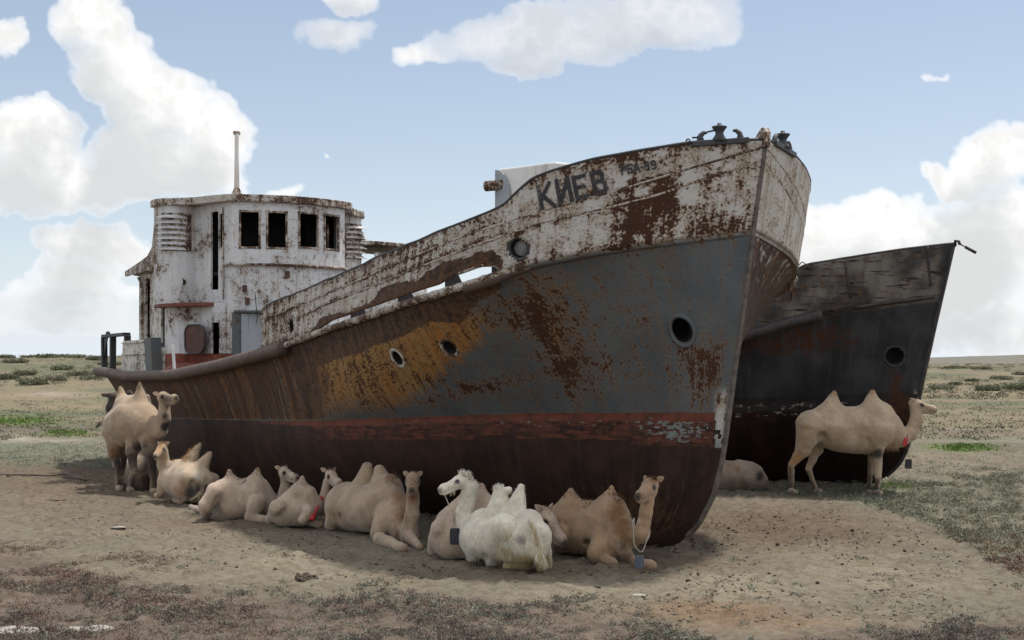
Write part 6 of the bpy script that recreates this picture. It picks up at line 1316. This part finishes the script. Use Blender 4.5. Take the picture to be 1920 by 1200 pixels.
CAMELS['far_lying'] = camel('grey brown camel lying beyond the bow, only its rump in view', (1380,920), 'grey', [
 ((1352,892,.1),(1402,892,0),30,27),((1374,882,.05),(1384,866,.05),20,3,10),((1418,894,0),(1424,898,-.02),20,16),((1404,896,-.25),(1391,911,G),18,9,6),((1404,911,G),(1438,907,G),6,5,5),((1432,888,-.05),(1436,905,-.1),3,2.5,4),((1352,892,.1),(1318,892,.1),28,24),((1318,892,.1),(1296,880,.1),18,12),((1296,880,.1),(1290,862,.1),11,10)],
 ((1286,857,.1),(1262,862,.1)), spots=[(1424,893,-.2,12,'d',.8),(1382,880,-.2,8,'g',.8),(1366,870,-.1,6,'g',.6),(1362,890,-.2,22,'d',.2)], tail=('tan', [(1433,890,-.05),(1437,904,-.1)], 24))
# ------------------------------------------------------------------ things the camels wear
def rope_thing(name, pts, r, mat, label, cat, closed=False):
    o = MB().tube(pts, r, 6, closed=closed).build(name, mat, None, True); tag(o, label, cat); return o
def ring(c, ax1, ax2, n=18): return [c+ax1*math.cos(t)+ax2*math.sin(t) for t in np.linspace(0, 2*math.pi, n+1)[:-1]]
def px_ring(cx, cy, Y, rx, ry, rd, tilt=0):
    c = at(cx, cy, Y); s_ = Y/F; return ring(c, np.array([rx*s_, 0, -tilt*s_]), np.array([0, rd, ry*s_*.25]))
def slab_tag(name, px, py, Y, w_, h_, t_, mat, label, rot=0):
    c = at(px, py, Y); s_ = Y/F; w_, h_ = w_*s_/2, h_*s_/2; cr, sr = math.cos(rot), math.sin(rot); P = []
    for u, v in ((-.8,1),(.8,1),(1,.8),(1,-.8),(.8,-1),(-.8,-1),(-1,-.8),(-1,.8)): P.append(c+np.array([u*w_*cr-v*h_*sr, 0, u*w_*sr+v*h_*cr]))
    o = MB().prism(P, (0, t_, 0)).build(name, mat, None, bevel=.006); tag(o, label, 'tag'); return o
Yw = 17.3+1.05
rope_thing('neck_rope', px_ring(872, 958, Yw, 21, 8, .145, -4), .012, M_ROPE, 'rope collar round the neck of the white camel', 'rope', True)
rope_thing('lead_rope', [at(829,917,Yw-.18), at(838,938,Yw-.22), at(848,960,Yw-.22), at(852,978,Yw-.2)], .008, M_ROPE, 'cord running from the white camel\'s mouth to its collar', 'rope')
rope_thing('hanging_cord', smooth_pts([at(853,960,Yw-.16), at(850,974,Yw-.2), at(853,985,Yw-.18), at(851,992,Yw-.2)], 4), .013, M_ROPE, 'knotted cord holding the black tag of the white camel', 'rope')
slab_tag('neck_tag', 853, 1006, Yw-.24, 19, 31, .03, M_TAG, 'black rubber tag hanging at the white camel\'s chest')
o = slab_tag('red_flag', 864, 1013, Yw-.19, 8, 12, .012, M_CLOTH, 'small red cloth behind the black tag of the white camel', .3); o['category'] = 'cloth'
Yg = 18.85-1.1
rope_thing('neck_rope', smooth_pts([at(1190,975,Yg-.16), at(1188,1000,Yg-.18), at(1190,1022,Yg-.22), at(1203,1035,Yg-.26), at(1212,1015,Yg-.2), at(1219,995,Yg-.14)], 5), .006, M_ROPE, 'thin cord round the neck of the ginger tan camel', 'rope')
rope_thing('rope_knot', smooth_pts([at(1189,972,Yg-.16), at(1186,979,Yg-.19), at(1189,985,Yg-.18), at(1186,988,Yg-.17)], 3), .011, M_ROPE, 'twisted white knot on the neck cord of the ginger tan camel', 'rope')
slab_tag('neck_tag', 1199, 1054, Yg-.45, 17, 26, .03, M_TAGB, 'blue grey rubber tag hanging before the ginger tan camel\'s knee', -.08)
Yp = 23.36+.45
rope_thing('neck_rope', px_ring(540, 925, Yp-.02, 17, 8, .13, -8), .022, M_ROPE, 'thick pale plaited rope round the neck of the pinkish camel', 'rope', True)
Ys = 22.32+.3
rope_thing('neck_rope', px_ring(608, 938, Ys, 12, 6, .12, 3), .014, M_ROPE, 'rope halter with a red knot on the small pale camel', 'rope', True)
o = MB().ball(at(602,935,Ys-.13), .04, 10, 8, (1.1,.8,1)).build('red_knot', M_CLOTH, None, True); tag(o, 'red knot on the halter of the small pale camel', 'knot')
mb = MB(); a_, b_ = at(597,948,Ys-.42), at(583,975,Ys-.55)
mb.tube([a_, a_*.6+b_*.4, b_*.9+a_*.1, b_], [.012, .022, .055, .045], 9)
o = mb.build('tassel', M_CLOTH, None, True); tag(o, 'red tassel hanging at the chest of the small pale camel', 'tassel')
Yl = 21.5-1.25
rope_thing('neck_rope', smooth_pts([at(760,965,Yl-.14), at(754,990,Yl-.16), at(752,1010,Yl-.2), at(757,1020,Yl-.24), at(770,1026,Yl-.26), at(786,1030,Yl-.2)], 5), .007, M_ROPE, 'thin cord hanging down the neck of the large grey tan camel', 'rope')
Yr = 27.9
rope_thing('tag_cord', [at(1703,838,Yr-.10), at(1704,862,Yr-.12)], .004, M_ROPE, 'thin string under the neck of the standing camel at the right', 'string')
o = slab_tag('neck_tag', 1704, 870, Yr-.14, 12, 18, .05, M_TAG, 'dark ribbed tag dangling below the neck of the standing camel at the right')
rope_thing('neck_rope', ring(at(1697,825,Yr), np.array([.02,0,.17]), np.array([0,.17,.0])), .008, M_CLOTH, 'red cord round the neck of the standing camel at the right', 'rope', True)
o = MB().prism([at(1693,836,Yr-.18), at(1695,820,Yr-.18), at(1699,821,Yr-.18), at(1700,838,Yr-.185), at(1697,833,Yr-.18)], (0,.012,0)).build('red_ribbon', M_CLOTH); tag(o, 'red ribbon tied at the throat of the standing camel at the right', 'ribbon')
